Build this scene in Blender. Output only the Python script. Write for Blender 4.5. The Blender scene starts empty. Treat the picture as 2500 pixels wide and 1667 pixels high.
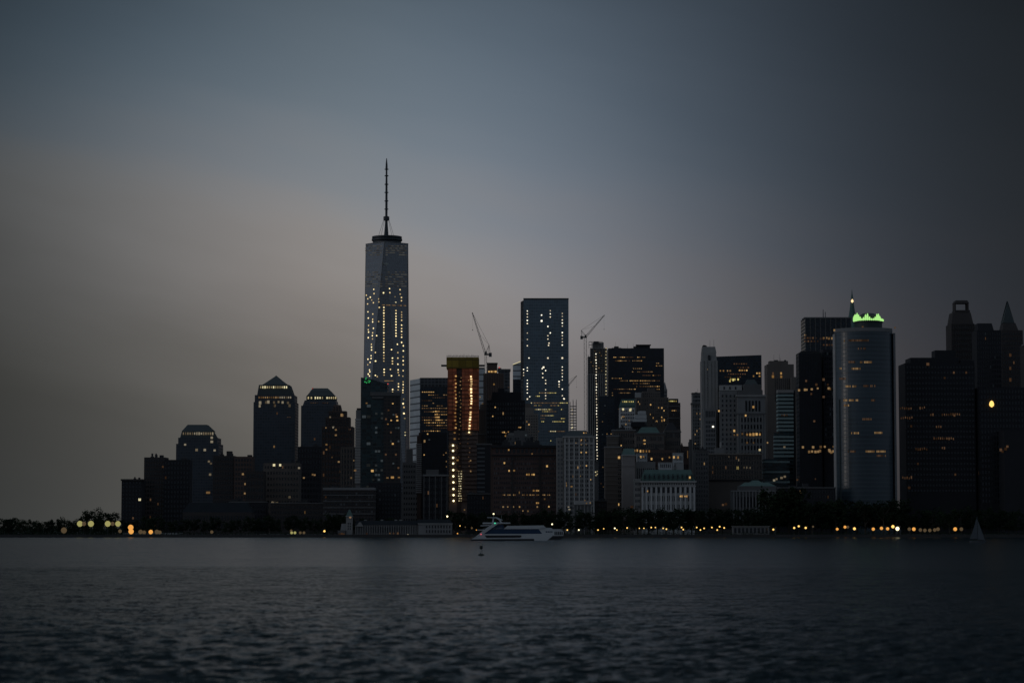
import bpy, bmesh, math, random
import numpy as np
from mathutils import Vector, Matrix
from mathutils.geometry import intersect_ray_tri
R = math.radians
rng = random.Random(7)
sc = bpy.context.scene
C = sc.collection

# ------------------------------------------------------------------ camera
CAM_Z = 8.0
LENS = 84.7
F = 2500 / 36 * LENS                       # focal length in photo pixels
TH = math.atan((1288 - 833.5) / F)         # camera tilt (horizon on row 1288 of the photo)
cd = bpy.data.cameras.new('camera'); cam = bpy.data.objects.new('camera', cd); C.objects.link(cam)
cam.location = (0, 0, CAM_Z); cam.rotation_euler = (math.pi/2 + TH, 0, 0)
cd.lens = LENS; cd.sensor_width = 36; cd.clip_start = 0.5; cd.clip_end = 80000
cd.dof.use_dof = True; cd.dof.focus_distance = 2350; cd.dof.aperture_fstop = 0.40
sc.camera = cam

# ------------------------------------------------------------------ world
SUN_EL, SUN_AZ = 3.0, -105.0               # low dusk light from the west (left, slightly behind)
w = bpy.data.worlds.new('World'); sc.world = w; w.use_nodes = True
nt = w.node_tree; N = nt.nodes; L = nt.links; N.clear()
def nd(t, **k):
    n = N.new(t)
    for a, b in k.items(): setattr(n, a, b)
    return n
def mth(op, a, b=None, c=None, clamp=False, tree=None):
    tr = tree or nt
    n = tr.nodes.new('ShaderNodeMath'); n.operation = op; n.use_clamp = clamp
    for i, v in enumerate((a, b, c)):
        if v is None: continue
        if isinstance(v, (int, float)): n.inputs[i].default_value = v
        else: tr.links.new(v, n.inputs[i])
    return n.outputs[0]
def s2l(c): return tuple(((v/255)/12.92 if v <= 10 else ((v/255+.055)/1.055)**2.4) for v in c) + (1,)
tc = nd('ShaderNodeTexCoord'); sp = nd('ShaderNodeSeparateXYZ'); L.new(tc.outputs['Generated'], sp.inputs[0])
az = mth('MULTIPLY', mth('ARCTAN2', sp.outputs[0], sp.outputs[1]), 57.2958)
el = mth('MULTIPLY', mth('ARCSINE', sp.outputs[2]), 57.2958)
cmb = nd('ShaderNodeCombineXYZ'); L.new(mth('MULTIPLY', az, .07), cmb.inputs[0]); L.new(mth('MULTIPLY', mth('ADD', el, mth('MULTIPLY', az, .22)), .27), cmb.inputs[1])
nz = nd('ShaderNodeTexNoise'); nz.inputs['Scale'].default_value = 1.0; nz.inputs['Detail'].default_value = 4; L.new(cmb.outputs[0], nz.inputs['Vector'])
cl = mth('SUBTRACT', nz.outputs[0], .5)
ramp = nd('ShaderNodeValToRGB'); ramp.color_ramp.interpolation = 'B_SPLINE'
stops = [(0, (99, 96, 91)), (1.5, (111, 107, 102)), (3.5, (130, 125, 122)), (5.8, (146, 141, 138)), (7.4, (126, 132, 139)),
         (9.5, (104, 117, 128)), (12.5, (81, 94, 106)), (15, (50, 59, 67)), (18, (29, 35, 40)), (28, (18, 22, 25)), (50, (82, 89, 97)), (90, (130, 137, 145))]  # unseen bands: dark ones dim the water, bright overhead ones light the facades
cr = ramp.color_ramp
while len(cr.elements) < len(stops): cr.elements.new(.5)
for e, (d, c) in zip(cr.elements, stops): e.position = d/90; e.color = s2l(c)
L.new(mth('DIVIDE', mth('ADD', mth('ADD', el, mth('MULTIPLY', mth('MULTIPLY', mth('MINIMUM', mth('MAXIMUM', az, -13), 13), .30), mth('DIVIDE', mth('SUBTRACT', 14, el), 10, clamp=True))), mth('MULTIPLY', cl, 4.5)), 90, clamp=True), ramp.inputs[0])
sg = mth('SUBTRACT', 5.75, mth('MULTIPLY', mth('MINIMUM', mth('MAXIMUM', az, -8), 4), .05))
g = mth('DIVIDE', mth('ADD', az, 2.4), sg)                       # glow behind the towers, narrowed so lens corner darkening sits in the sky
g = mth('POWER', 2.71828, mth('MULTIPLY', mth('MULTIPLY', g, g), -.5))
fac = mth('ADD', mth('MULTIPLY', g, .92), .085)
fac = mth('MULTIPLY', fac, mth('ADD', mth('MULTIPLY', cl, .30), 1.0))
hi = mth('DIVIDE', mth('SUBTRACT', el, 20), 40, clamp=True)       # unseen overhead sky kept even and bright to light walls and roofs
fac = mth('ADD', mth('MULTIPLY', fac, mth('SUBTRACT', 1, hi)), mth('MULTIPLY', hi, 1.0))
mx = nd('ShaderNodeMix', data_type='RGBA', blend_type='MULTIPLY'); mx.inputs[0].default_value = 1
cg = nd('ShaderNodeCombineColor')
tint = mth('DIVIDE', mth('ADD', az, 4), 14, clamp=True)            # cooler cloud towards the east
tint2 = mth('DIVIDE', mth('SUBTRACT', -5, az), 8, clamp=True)
for i, (q, q2) in enumerate(((-.05, -.12), (-.01, .0), (.14, .09))): L.new(mth('MULTIPLY', fac, mth('ADD', mth('ADD', mth('MULTIPLY', tint, q), mth('MULTIPLY', tint2, q2)), 1.0)), cg.inputs[i])
L.new(ramp.outputs[0], mx.inputs[6]); L.new(cg.outputs[0], mx.inputs[7])
back = mth('DIVIDE', mth('SUBTRACT', mth('ABSOLUTE', az), 24), 50, clamp=True)   # unseen sky beside and behind the camera, brightened to light the facades
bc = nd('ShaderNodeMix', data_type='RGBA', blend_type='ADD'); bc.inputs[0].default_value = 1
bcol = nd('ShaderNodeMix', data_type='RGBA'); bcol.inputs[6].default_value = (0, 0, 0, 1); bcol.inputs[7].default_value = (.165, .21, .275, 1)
back = mth('MULTIPLY', back, mth('ADD', mth('ADD', .30, mth('MULTIPLY', mth('ABSOLUTE', sp.outputs[0]), .65)), mth('MULTIPLY', sp.outputs[0], -.30)))      # shaped for facade contrast: dim behind, bright at the sides, less so east
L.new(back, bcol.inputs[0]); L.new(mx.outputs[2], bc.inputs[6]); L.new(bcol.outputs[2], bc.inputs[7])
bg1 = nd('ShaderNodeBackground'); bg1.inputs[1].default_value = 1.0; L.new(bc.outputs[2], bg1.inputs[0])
sky = nd('ShaderNodeTexSky'); sky.sky_type = 'NISHITA'; sky.sun_disc = False
sky.sun_elevation = R(SUN_EL); sky.sun_rotation = R(SUN_AZ); sky.dust_density = 3; sky.air_density = 1.5
bg2 = nd('ShaderNodeBackground'); bg2.inputs[1].default_value = 0.004; L.new(sky.outputs[0], bg2.inputs[0])
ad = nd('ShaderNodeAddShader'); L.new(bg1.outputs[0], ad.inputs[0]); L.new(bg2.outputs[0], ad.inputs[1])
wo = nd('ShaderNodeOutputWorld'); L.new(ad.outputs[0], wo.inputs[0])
sl = bpy.data.lights.new('sun', 'SUN'); so = bpy.data.objects.new('sun', sl); C.objects.link(so)
sl.energy = 0.12; sl.angle = R(14); sl.color = (1, .9, .8)
sd = Vector((math.sin(R(SUN_AZ))*math.cos(R(SUN_EL)), math.cos(R(SUN_AZ))*math.cos(R(SUN_EL)), math.sin(R(SUN_EL))))
so.rotation_euler = (-sd).to_track_quat('-Z', 'Y').to_euler()
sc.view_settings.view_transform = 'Standard'; sc.view_settings.look = 'None'
sc.view_settings.exposure = 0; sc.view_settings.gamma = 1; sc.view_settings.use_curve_mapping = False
try: sc.cycles.max_bounces = 6; sc.cycles.sample_clamp_indirect = 2
except Exception: pass

# ------------------------------------------------------------------ materials
def mat(name):
    m = bpy.data.materials.new(name); m.use_nodes = True; t = m.node_tree
    return m, t, t.nodes['Principled BSDF']
def plain(name, col, rough=.7, metal=0, var=.25, scale=.15):
    m, t, b = mat(name)
    tcn = t.nodes.new('ShaderNodeTexCoord'); n = t.nodes.new('ShaderNodeTexNoise'); n.inputs['Scale'].default_value = scale; n.inputs['Detail'].default_value = 5
    t.links.new(tcn.outputs['Object'], n.inputs['Vector'])
    v = mth('ADD', mth('MULTIPLY', n.outputs[0], 2*var, tree=t), 1-var, tree=t)
    mxn = t.nodes.new('ShaderNodeVectorMath'); mxn.operation = 'SCALE'; mxn.inputs[0].default_value = col[:3]
    t.links.new(v, mxn.inputs['Scale']); t.links.new(mxn.outputs[0], b.inputs['Base Color'])
    b.inputs['Roughness'].default_value = rough; b.inputs['Metallic'].default_value = metal; b.inputs['Specular IOR Level'].default_value = .06 if name.startswith('leaves') else .5
    return m
def facade(name, pane, band, fh=4.0, mw=3.0, bf=.3, mf=.12, rough=.18, var=.5, brough=.6, spec=.5, ior=1.5):
    """curtain wall: floor bands, mullions and panes that differ a little from each other"""
    m, t, b = mat(name)
    tcn = t.nodes.new('ShaderNodeTexCoord'); s = t.nodes.new('ShaderNodeSeparateXYZ'); t.links.new(tcn.outputs['Object'], s.inputs[0])
    zf = mth('DIVIDE', s.outputs[2], fh, tree=t); xf = mth('DIVIDE', mth('ADD', s.outputs[0], s.outputs[1], tree=t), mw, tree=t)
    isb = mth('LESS_THAN', mth('FRACT', zf, tree=t), bf, tree=t); ism = mth('LESS_THAN', mth('FRACT', xf, tree=t), mf, tree=t)
    k = mth('MAXIMUM', isb, mth('MULTIPLY', ism, .8, tree=t), tree=t)
    cv = t.nodes.new('ShaderNodeCombineXYZ'); t.links.new(mth('FLOOR', zf, tree=t), cv.inputs[0]); t.links.new(mth('FLOOR', xf, tree=t), cv.inputs[1])
    wn = t.nodes.new('ShaderNodeTexWhiteNoise'); wn.noise_dimensions = '2D'; t.links.new(cv.outputs[0], wn.inputs['Vector'])
    n = t.nodes.new('ShaderNodeTexNoise'); n.inputs['Scale'].default_value = .03; t.links.new(tcn.outputs['Object'], n.inputs['Vector'])
    v = mth('ADD', mth('MULTIPLY', wn.outputs[0], 2*var, tree=t), 1-var, tree=t)
    v = mth('MULTIPLY', v, mth('ADD', mth('MULTIPLY', n.outputs[0], .8, tree=t), .6, tree=t), tree=t)
    pc = t.nodes.new('ShaderNodeVectorMath'); pc.operation = 'SCALE'; pc.inputs[0].default_value = pane; t.links.new(v, pc.inputs['Scale'])
    mxn = t.nodes.new('ShaderNodeMix'); mxn.data_type = 'RGBA'; t.links.new(k, mxn.inputs[0]); t.links.new(pc.outputs[0], mxn.inputs[6]); mxn.inputs[7].default_value = tuple(band)+(1,)
    t.links.new(mxn.outputs[2], b.inputs['Base Color'])
    t.links.new(mth('ADD', mth('MULTIPLY', k, brough-rough, tree=t), rough, tree=t), b.inputs['Roughness'])
    b.inputs['Specular IOR Level'].default_value = spec; b.inputs['IOR'].default_value = ior
    return m
def emit(name, col, s, sample=False):
    m = bpy.data.materials.new(name); m.use_nodes = True; t = m.node_tree; t.nodes.clear()
    e = t.nodes.new('ShaderNodeEmission'); e.inputs[0].default_value = tuple(col)+(1,); e.inputs[1].default_value = s
    o = t.nodes.new('ShaderNodeOutputMaterial'); t.links.new(e.outputs[0], o.inputs[0])
    m.cycles.emission_sampling = 'AUTO' if sample else 'NONE'
    return m
M = {}
M['tower_glass'] = facade('tower_glass', (.030, .036, .046), (.10, .105, .12), 4.1, 3.0, .22, .1, .2, .35, ior=2.1)
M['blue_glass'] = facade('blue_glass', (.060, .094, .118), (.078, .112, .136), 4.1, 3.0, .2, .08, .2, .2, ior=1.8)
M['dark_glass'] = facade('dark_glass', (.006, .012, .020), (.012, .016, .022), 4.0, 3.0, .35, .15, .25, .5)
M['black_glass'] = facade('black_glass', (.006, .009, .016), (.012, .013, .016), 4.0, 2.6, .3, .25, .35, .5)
M['green_glass'] = facade('green_glass', (.008, .022, .026), (.02, .034, .036), 3.6, 4.5, .3, .1, .22, .9)
M['brown_grid'] = facade('brown_grid', (.008, .008, .009), (.036, .028, .024), 3.6, 4.0, .4, .4, .35, .8)
M['grey_grid'] = facade('grey_grid', (.012, .014, .018), (.075, .078, .082), 4.2, 4.6, .3, .3, .35, .8)
M['pale_stripe'] = facade('pale_stripe', (.46, .48, .48), (.10, .105, .11), 8.2, 500, .22, 0, .4, .1)
M['teal_stripe'] = facade('teal_stripe', (.012, .022, .024), (.12, .155, .155), 7.0, 500, .5, 0, .4, .3)
M['cyl_glass'] = facade('cyl_glass', (.036, .053, .064), (.052, .070, .082), 3.9, 500, .3, 0, .28, .1, .4)
M['granite_blue'] = facade('granite_blue', (.018, .027, .038), (.042, .048, .056), 4.0, 3.4, .35, .3, .3, .4)
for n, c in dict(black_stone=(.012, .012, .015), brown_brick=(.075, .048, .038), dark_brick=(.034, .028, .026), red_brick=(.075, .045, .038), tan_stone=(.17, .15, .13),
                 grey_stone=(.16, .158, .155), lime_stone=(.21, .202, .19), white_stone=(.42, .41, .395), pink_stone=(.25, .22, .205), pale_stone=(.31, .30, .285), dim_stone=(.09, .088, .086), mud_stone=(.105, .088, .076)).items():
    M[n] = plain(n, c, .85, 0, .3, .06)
M['copper'] = plain('copper', (.045, .092, .078), .6, 0, .35, .2)
M['slate'] = plain('slate', (.02, .03, .03), .6)
M['teal_band'] = plain('teal_band', (.20, .265, .255), .7, 0, .15, .1)
M['roof_shingle'] = plain('roof_shingle', (.016, .019, .022), .95)
M['roof_shingle'].node_tree.nodes['Principled BSDF'].inputs['Specular IOR Level'].default_value = .1
M['roof_tar'] = plain('roof_tar', (.03, .03, .032), .9)
M['concrete'] = plain('concrete', (.16, .155, .145), .85, 0, .35, .3)
M['spill_lit_concrete'] = plain('spill_lit_concrete', (.20, .135, .11), .9, 0, .35, .3)  # pinkish tone stands in for work light spilling on the core
M['steel'] = plain('steel', (.05, .052, .058), .5, .3)
M['mast_steel'] = plain('mast_steel', (.03, .036, .04), .5, .3)
M['crane_paint'] = plain('crane_paint', (.06, .055, .05), .5)
M['netting'] = facade('netting', (.52, .15, .070), (.22, .060, .034), 3.9, 4.2, .2, .15, .9, .45, .9, .1)
M['yellow_form'] = facade('yellow_form', (.20, .135, .022), (.09, .065, .02), 8, 7, .12, .08, .8, .3, .8, .2)
M['white_paint'] = plain('white_paint', (.43, .44, .44), .4, 0, .08, .5)
M['boat_glass'] = plain('boat_glass', (.006, .03, .075), .12, 0, .1)
M['hull_black'] = plain('hull_black', (.012, .012, .014), .5)
M['sailcloth'] = plain('sailcloth', (.09, .10, .11), .9, 0, .1, 1)
M['buoy_paint'] = plain('buoy_paint', (.008, .016, .012), .6)
M['window_glass'] = plain('window_glass', (.010, .012, .016), .2, 0, .4)
M['dim_window'] = plain('dim_window', (.07, .075, .08), .3, 0, .6)
M['bark'] = plain('bark', (.05, .04, .03), .9)
M['leaves'] = plain('leaves', (.015, .025, .012), .8, 0, .6, .25)
M['leaves_dark'] = plain('leaves_dark', (.011, .019, .010), .8, 0, .6, .25)
M['paving'] = plain('paving', (.07, .07, .068), .9, 0, .3, .02)
M['seawall'] = plain('seawall', (.035, .034, .033), .9, 0, .4, .1)
E = dict(warm=emit('lit_warm', (1, .80, .42), 1.7), white=emit('lit_white', (1, .93, .74), 1.9), amber=emit('lit_amber', (1, .60, .22), .55), ochre=emit('lit_ochre', (1, .62, .28), .22),
         dull=emit('lit_dull', (1, .55, .30), .07), cream=emit('lit_cream', (1, .88, .52), .75), yellow=emit('lit_yellow', (1, .85, .30), .7), green=emit('lit_green', (.30, 1, .22), 1.0), deep_green=emit('lit_deep_green', (.05, .6, .16), .5),
         red=emit('lit_red', (1, .12, .10), .6), cool=emit('lit_cool', (.6, .75, .85), .05), cream_dim=emit('lit_cream_dim', (1, .85, .6), .2), crown=emit('lit_crown', (.50, 1, .30), .85),
         lamp=emit('lamp_amber', (1, .60, .16), 1.5, True), lamp_w=emit('lamp_white', (1, .86, .5), 2.2, True), lamp_y=emit('lamp_yellow', (.85, .78, .28), .38, True), lamp_o=emit('lamp_orange', (1, .45, .10), .85, True), lamp_d=emit('lamp_dim', (.8, .55, .3), .10, True),
         flood=emit('flood', (1, .88, .50), 2.4, True))

VAR = {}
def vary(k):
    '''rooms are not all equally bright'''
    if k not in VAR:
        e = E[k].node_tree.nodes['Emission']; c = e.inputs[0].default_value; q = e.inputs[1].default_value
        VAR[k] = [E[k], emit(E[k].name+'_soft', (c[0], c[1]*.93, c[2]*.85), q*.6), emit(E[k].name+'_faint', (c[0], c[1]*.9, c[2]*.8), q*.32)]
    return VAR[k][rng.choices((0, 1, 2), (.45, .33, .22))[0]]
# ------------------------------------------------------------------ geometry helpers
def UV(px, py): return (px-1250)/F, (833.5-py)/F
def P(px, py, Y):
    u, v = UV(px, py); t = Y/(math.cos(TH)-v*math.sin(TH))
    return Vector((u*t, Y, CAM_Z+t*(math.sin(TH)+v*math.cos(TH))))
GZ = 2.0
def link(o, parent=None):
    C.objects.link(o)
    if parent is not None: o.parent = parent
    return o
def mesh(name, verts, faces, mats, parent=None, fm=None, smooth=False):
    me = bpy.data.meshes.new(name); me.from_pydata([tuple(v) for v in verts], [], faces)
    for m in (mats if isinstance(mats, (list, tuple)) else [mats]): me.materials.append(m)
    if fm: me.polygons.foreach_set('material_index', fm)
    if smooth: me.polygons.foreach_set('use_smooth', [True]*len(faces))
    me.update()
    return link(bpy.data.objects.new(name, me), parent)
class MB:
    def __init__(s, o=(0, 0, 0)): s.v = []; s.f = []; s.m = []; s.o = Vector(o)
    def add(s, vs, fs, mi=0):
        n = len(s.v); s.v += [Vector(v)-s.o for v in vs]; s.f += [tuple(i+n for i in f) for f in fs]; s.m += [mi]*len(fs)
    def box(s, x0, x1, y0, y1, z0, z1, mi=0):
        s.add([(x0, y0, z0), (x1, y0, z0), (x1, y1, z0), (x0, y1, z0), (x0, y0, z1), (x1, y0, z1), (x1, y1, z1), (x0, y1, z1)],
              [(0, 3, 2, 1), (4, 5, 6, 7), (0, 1, 5, 4), (1, 2, 6, 5), (2, 3, 7, 6), (3, 0, 4, 7)], mi)
    def prism(s, lo, hi, z0, z1, mi=0):
        n = len(lo); zz = z1 if isinstance(z1, (list, tuple)) else [z1]*n
        s.add([(p[0], p[1], z0) for p in lo]+[(p[0], p[1], z) for p, z in zip(hi, zz)],
              [tuple((i, (i+1) % n, n+(i+1) % n, n+i)) for i in range(n)]+[tuple(range(n, 2*n)), tuple(range(n-1, -1, -1))], mi)
    def xz(s, pts, y0, y1, mi=0):
        n = len(pts)
        s.add([(p[0], y0, p[1]) for p in pts]+[(p[0], y1, p[1]) for p in pts],
              [(i, n+i, n+(i+1) % n, (i+1) % n) for i in range(n)]+[tuple(range(n)), tuple(range(2*n-1, n-1, -1))], mi)
    def bar(s, a, b, r, mi=0, n=4, r2=None):
        a = Vector(a); b = Vector(b); d = (b-a).normalized(); x = d.orthogonal().normalized(); y = d.cross(x); r2 = r if r2 is None else r2
        vs = [p+(x*math.cos(2*math.pi*i/n)+y*math.sin(2*math.pi*i/n))*q for p, q in ((a, r), (b, r2)) for i in range(n)]
        s.add(vs, [(i, (i+1) % n, n+(i+1) % n, n+i) for i in range(n)]+[tuple(range(n-1, -1, -1)), tuple(range(n, 2*n))], mi)
    def lathe(s, c, prof, n=20, mi=0):
        c = Vector(c); vs = [c+Vector((r*math.cos(2*math.pi*i/n), r*math.sin(2*math.pi*i/n), z)) for r, z in prof for i in range(n)]
        fs = [(j*n+i, j*n+(i+1) % n, (j+1)*n+(i+1) % n, (j+1)*n+i) for j in range(len(prof)-1) for i in range(n)]
        s.add(vs, fs+[tuple(range(n-1, -1, -1)), tuple(range((len(prof)-1)*n, len(prof)*n))], mi)
    def build(s, name, mats, parent=None, smooth=False): return mesh(name, s.v, s.f, mats, parent, s.m, smooth)
def tag(o, label, cat, group=None, kind=None):
    if label: o['label'] = label
    if cat: o['category'] = cat
    if group: o['group'] = group
    if kind: o['kind'] = kind
    return o
UNIT = {}
def unit(m):
    if m.name not in UNIT:
        b = MB(); b.box(-.5, .5, -.5, .5, -.5, .5); me = bpy.data.meshes.new('window_'+m.name)
        me.from_pydata([tuple(v) for v in b.v], [], b.f); me.materials.append(m); UNIT[m.name] = me
    return UNIT[m.name]

class Bld:
    """one building: an Empty at its base, parts as children"""
    def __init__(s, name, label, px, Y, cat='building', group=None):
        s.o = Vector((P(px, 1280, Y).x, Y, GZ)); s.Y = Y
        s.root = link(bpy.data.objects.new(name, None)); s.root.location = s.o; s.root.empty_display_size = 5
        tag(s.root, label, cat, group); s.wins = []
    def mb(s): return MB(s.o)
    def tier(s, part, x0, x1, yt, yb, mat_, d=30, Y=None, inset=None, zt=None):
        """a box between photo columns x0..x1 with its roof on row yt; yb None = down to the ground"""
        Y = Y or s.Y; u0, v = UV(x0, yt); u1, _ = UV(x1, yt); t = 1/(math.cos(TH)-v*math.sin(TH))
        X0 = u0*t*(Y+d if u0 > 0 else Y); X1 = u1*t*(Y if u1 > 0 else Y+d)
        if X1 < X0+1: m_ = (X0+X1)/2; X0, X1 = m_-.8, m_+.8
        z1 = P(x0, yt, Y).z; z0 = GZ-.5 if yb is None else P(x0, yb, Y).z
        b = s.mb(); lo = [(X0, Y), (X1, Y), (X1, Y+d), (X0, Y+d)]
        hi_ = lo
        if inset is not None:
            a, c, e = (inset if isinstance(inset, tuple) else (inset, inset, inset))     # left, right, depth shrink in metres
            hi_ = [(X0+a, Y+e), (X1-c, Y+e), (X1-c, Y+d-e), (X0+a, Y+d-e)]
        b.prism(lo, hi_, z0, z1); b.build(part, mat_, s.root)
        return dict(X0=X0, X1=X1, Y=Y, d=d, z0=z0, z1=z1)
    def poly(s, part, pts, z0, z1, mat_):
        b = s.mb(); b.prism(pts, pts, z0, z1); return b.build(part, mat_, s.root)
    def trim(s, t, z, h, proud, mat_, part='cornice'):
        b = s.mb(); b.box(t['X0']-proud, t['X1']+proud, t['Y']-proud, t['Y']+t['d']*.6, z-h/2, z+h/2); return b.build(part, mat_, s.root)
    def piers(s, t, n, wd, proud, mat_, z0=None, z1=None, part='pilaster'):
        b = s.mb(); z0 = t['z0'] if z0 is None else z0; z1 = t['z1']-.4 if z1 is None else z1
        for i in range(n+1):
            x = t['X0']+(t['X1']-t['X0'])*i/n; x = min(max(x, t['X0']+wd/2), t['X1']-wd/2)
            b.box(x-wd/2, x+wd/2, t['Y']-proud, t['Y']+.2, z0, z1)
        return b.build(part, mat_, s.root)
    def bands(s, t, n, h, proud, mat_, z0=None, z1=None, part='balcony'):
        z0 = t['z0'] if z0 is None else z0; z1 = t['z1'] if z1 is None else z1
        for i in range(n):
            z = z0+(z1-z0)*(i+.7)/n; b = s.mb(); b.box(t['X0']-proud*.6, t['X1']+proud*.3, t['Y']-proud, t['Y']+t['d']*.8, z-h/2, z+h/2); b.build(part, mat_, s.root)
    def put(s, c, ang, w_, h_, m, lit, dep=.4): s.wins.append((Vector(c)-s.o, ang, w_, h_, m, lit, dep))
    def face(s, A, B, z0, z1, nx, nz, fw=.5, fh=.55, lit=.05, lits=('amber', 'ochre', 'dull'), dark='window_glass', dimp=.0):
        """window grid on the wall from A to B (world xy)"""
        A = Vector(A); B = Vector(B); d = B-A; ang = math.atan2(d.y, d.x); sw = d.length/nx; sh = (z1-z0)/nz
        for j in range(nz):
            run = rng.random() < .5
            for i in range(nx):
                q = A+d*((i+.5)/nx); z = z0+sh*(j+.5); isl = rng.random() < lit*(.8 if run else .2)
                m = vary(rng.choice(lits)) if isl else (None if dark is None else M['dim_window' if rng.random() < dimp else dark])
                if m: s.put((q.x, q.y, z), ang, sw*fw, sh*fh, m, isl)
    def win(s, t, nx, nz, ztop=None, zbot=None, **k):
        z1 = t['z1']-1.5 if ztop is None else ztop; z0 = max(t['z0'], 8) if zbot is None else zbot
        s.face((t['X0']+.6, t['Y']), (t['X1']-.6, t['Y']), z0, z1, nx, nz, **k)
    def side(s, t, nx, nz, ztop=None, zbot=None, **k):
        z1 = t['z1']-1.5 if ztop is None else ztop; z0 = max(t['z0'], 8) if zbot is None else zbot
        if t['X0'] > 0: s.face((t['X0'], t['Y']+t['d']-.6), (t['X0'], t['Y']+.6), z0, z1, nx, nz, **k)
        else: s.face((t['X1'], t['Y']+.6), (t['X1'], t['Y']+t['d']-.6), z0, z1, nx, nz, **k)
    def spots(s, pts, m, w_=1.8, h_=1.8, Y=None):
        for x, y in pts:
            p = P(x, y, Y or s.Y); q = rng.uniform(.72, 1.0); s.put(p, 0, w_*q, h_*q*rng.uniform(.85, 1), vary(m), True)
    def rows(s, rows_, ms, fill=.5, w_=2.0, h_=1.1, pitch=2.6, Y=None):
        for y, x0, x1 in rows_:
            a = P(x0, y, Y or s.Y); b = P(x1, y, Y or s.Y); n = max(1, int((b.x-a.x)/pitch)); on = rng.random() < fill
            m = rng.choice(ms)
            for i in range(n):
                if rng.random() < .32: on = rng.random() < fill; m = rng.choice(ms)
                if on: s.put((a.x+(i+.5)*(b.x-a.x)/n, a.y, a.z), 0, w_*rng.uniform(.6, .95), h_*rng.uniform(.7, .95), vary(m), True)
    def clutter(s, t, n, hmax=5, m='roof_tar', seed=1, antenna=0):
        r = random.Random(seed)
        for i in range(n):
            wd = r.uniform(.08, .22)*(t['X1']-t['X0']); x = r.uniform(t['X0']+wd*.6, t['X1']-wd*.6); b = s.mb(); dp = r.uniform(3, 8); y = t['Y']+r.uniform(2, t['d']-dp-1) if t['d'] > dp+4 else t['Y']+1
            b.box(x-wd/2, x+wd/2, y, y+dp, t['z1']-.3, t['z1']+r.uniform(.35, 1)*hmax)
            if r.random() < .4: b.box(x-wd/4, x+wd/4, y+.5, y+dp*.6, t['z1'], t['z1']+hmax*1.3)
            b.build('roof_unit', M[m], s.root)
        for i in range(antenna):
            x = r.uniform(t['X0']+1, t['X1']-1); b = s.mb(); b.bar((x, t['Y']+4, t['z1']-.2), (x, t['Y']+4, t['z1']+r.uniform(4, 9)), .22, r2=.1); b.build('antenna', M['steel'], s.root)
    def done(s):
        ws = sorted(s.wins, key=lambda q: (not q[5], -q[2]*q[3]))
        for c, ang, a, h, m, lit, dep in ws[:100]:
            o = link(bpy.data.objects.new('lit_window' if lit else 'window', unit(m)), s.root)
            o.location = c; o.rotation_euler = (0, 0, ang); o.scale = (a, dep, h)
        if len(ws) > 100:
            ms = []; b = MB()
            for c, ang, a, h, m, lit, dep in ws[100:]:
                if m not in ms: ms.append(m)
                ca, sa = math.cos(ang), math.sin(ang); n0 = len(b.v)
                b.box(-a/2, a/2, -dep/2, dep/2, -h/2, h/2, ms.index(m))
                for k in range(n0, len(b.v)):
                    v = b.v[k]; b.v[k] = Vector((v.x*ca-v.y*sa, v.x*sa+v.y*ca, v.z))+c
            o = b.build('window_field', ms, s.root); o['kind'] = 'stuff'
        return s.root

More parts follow.
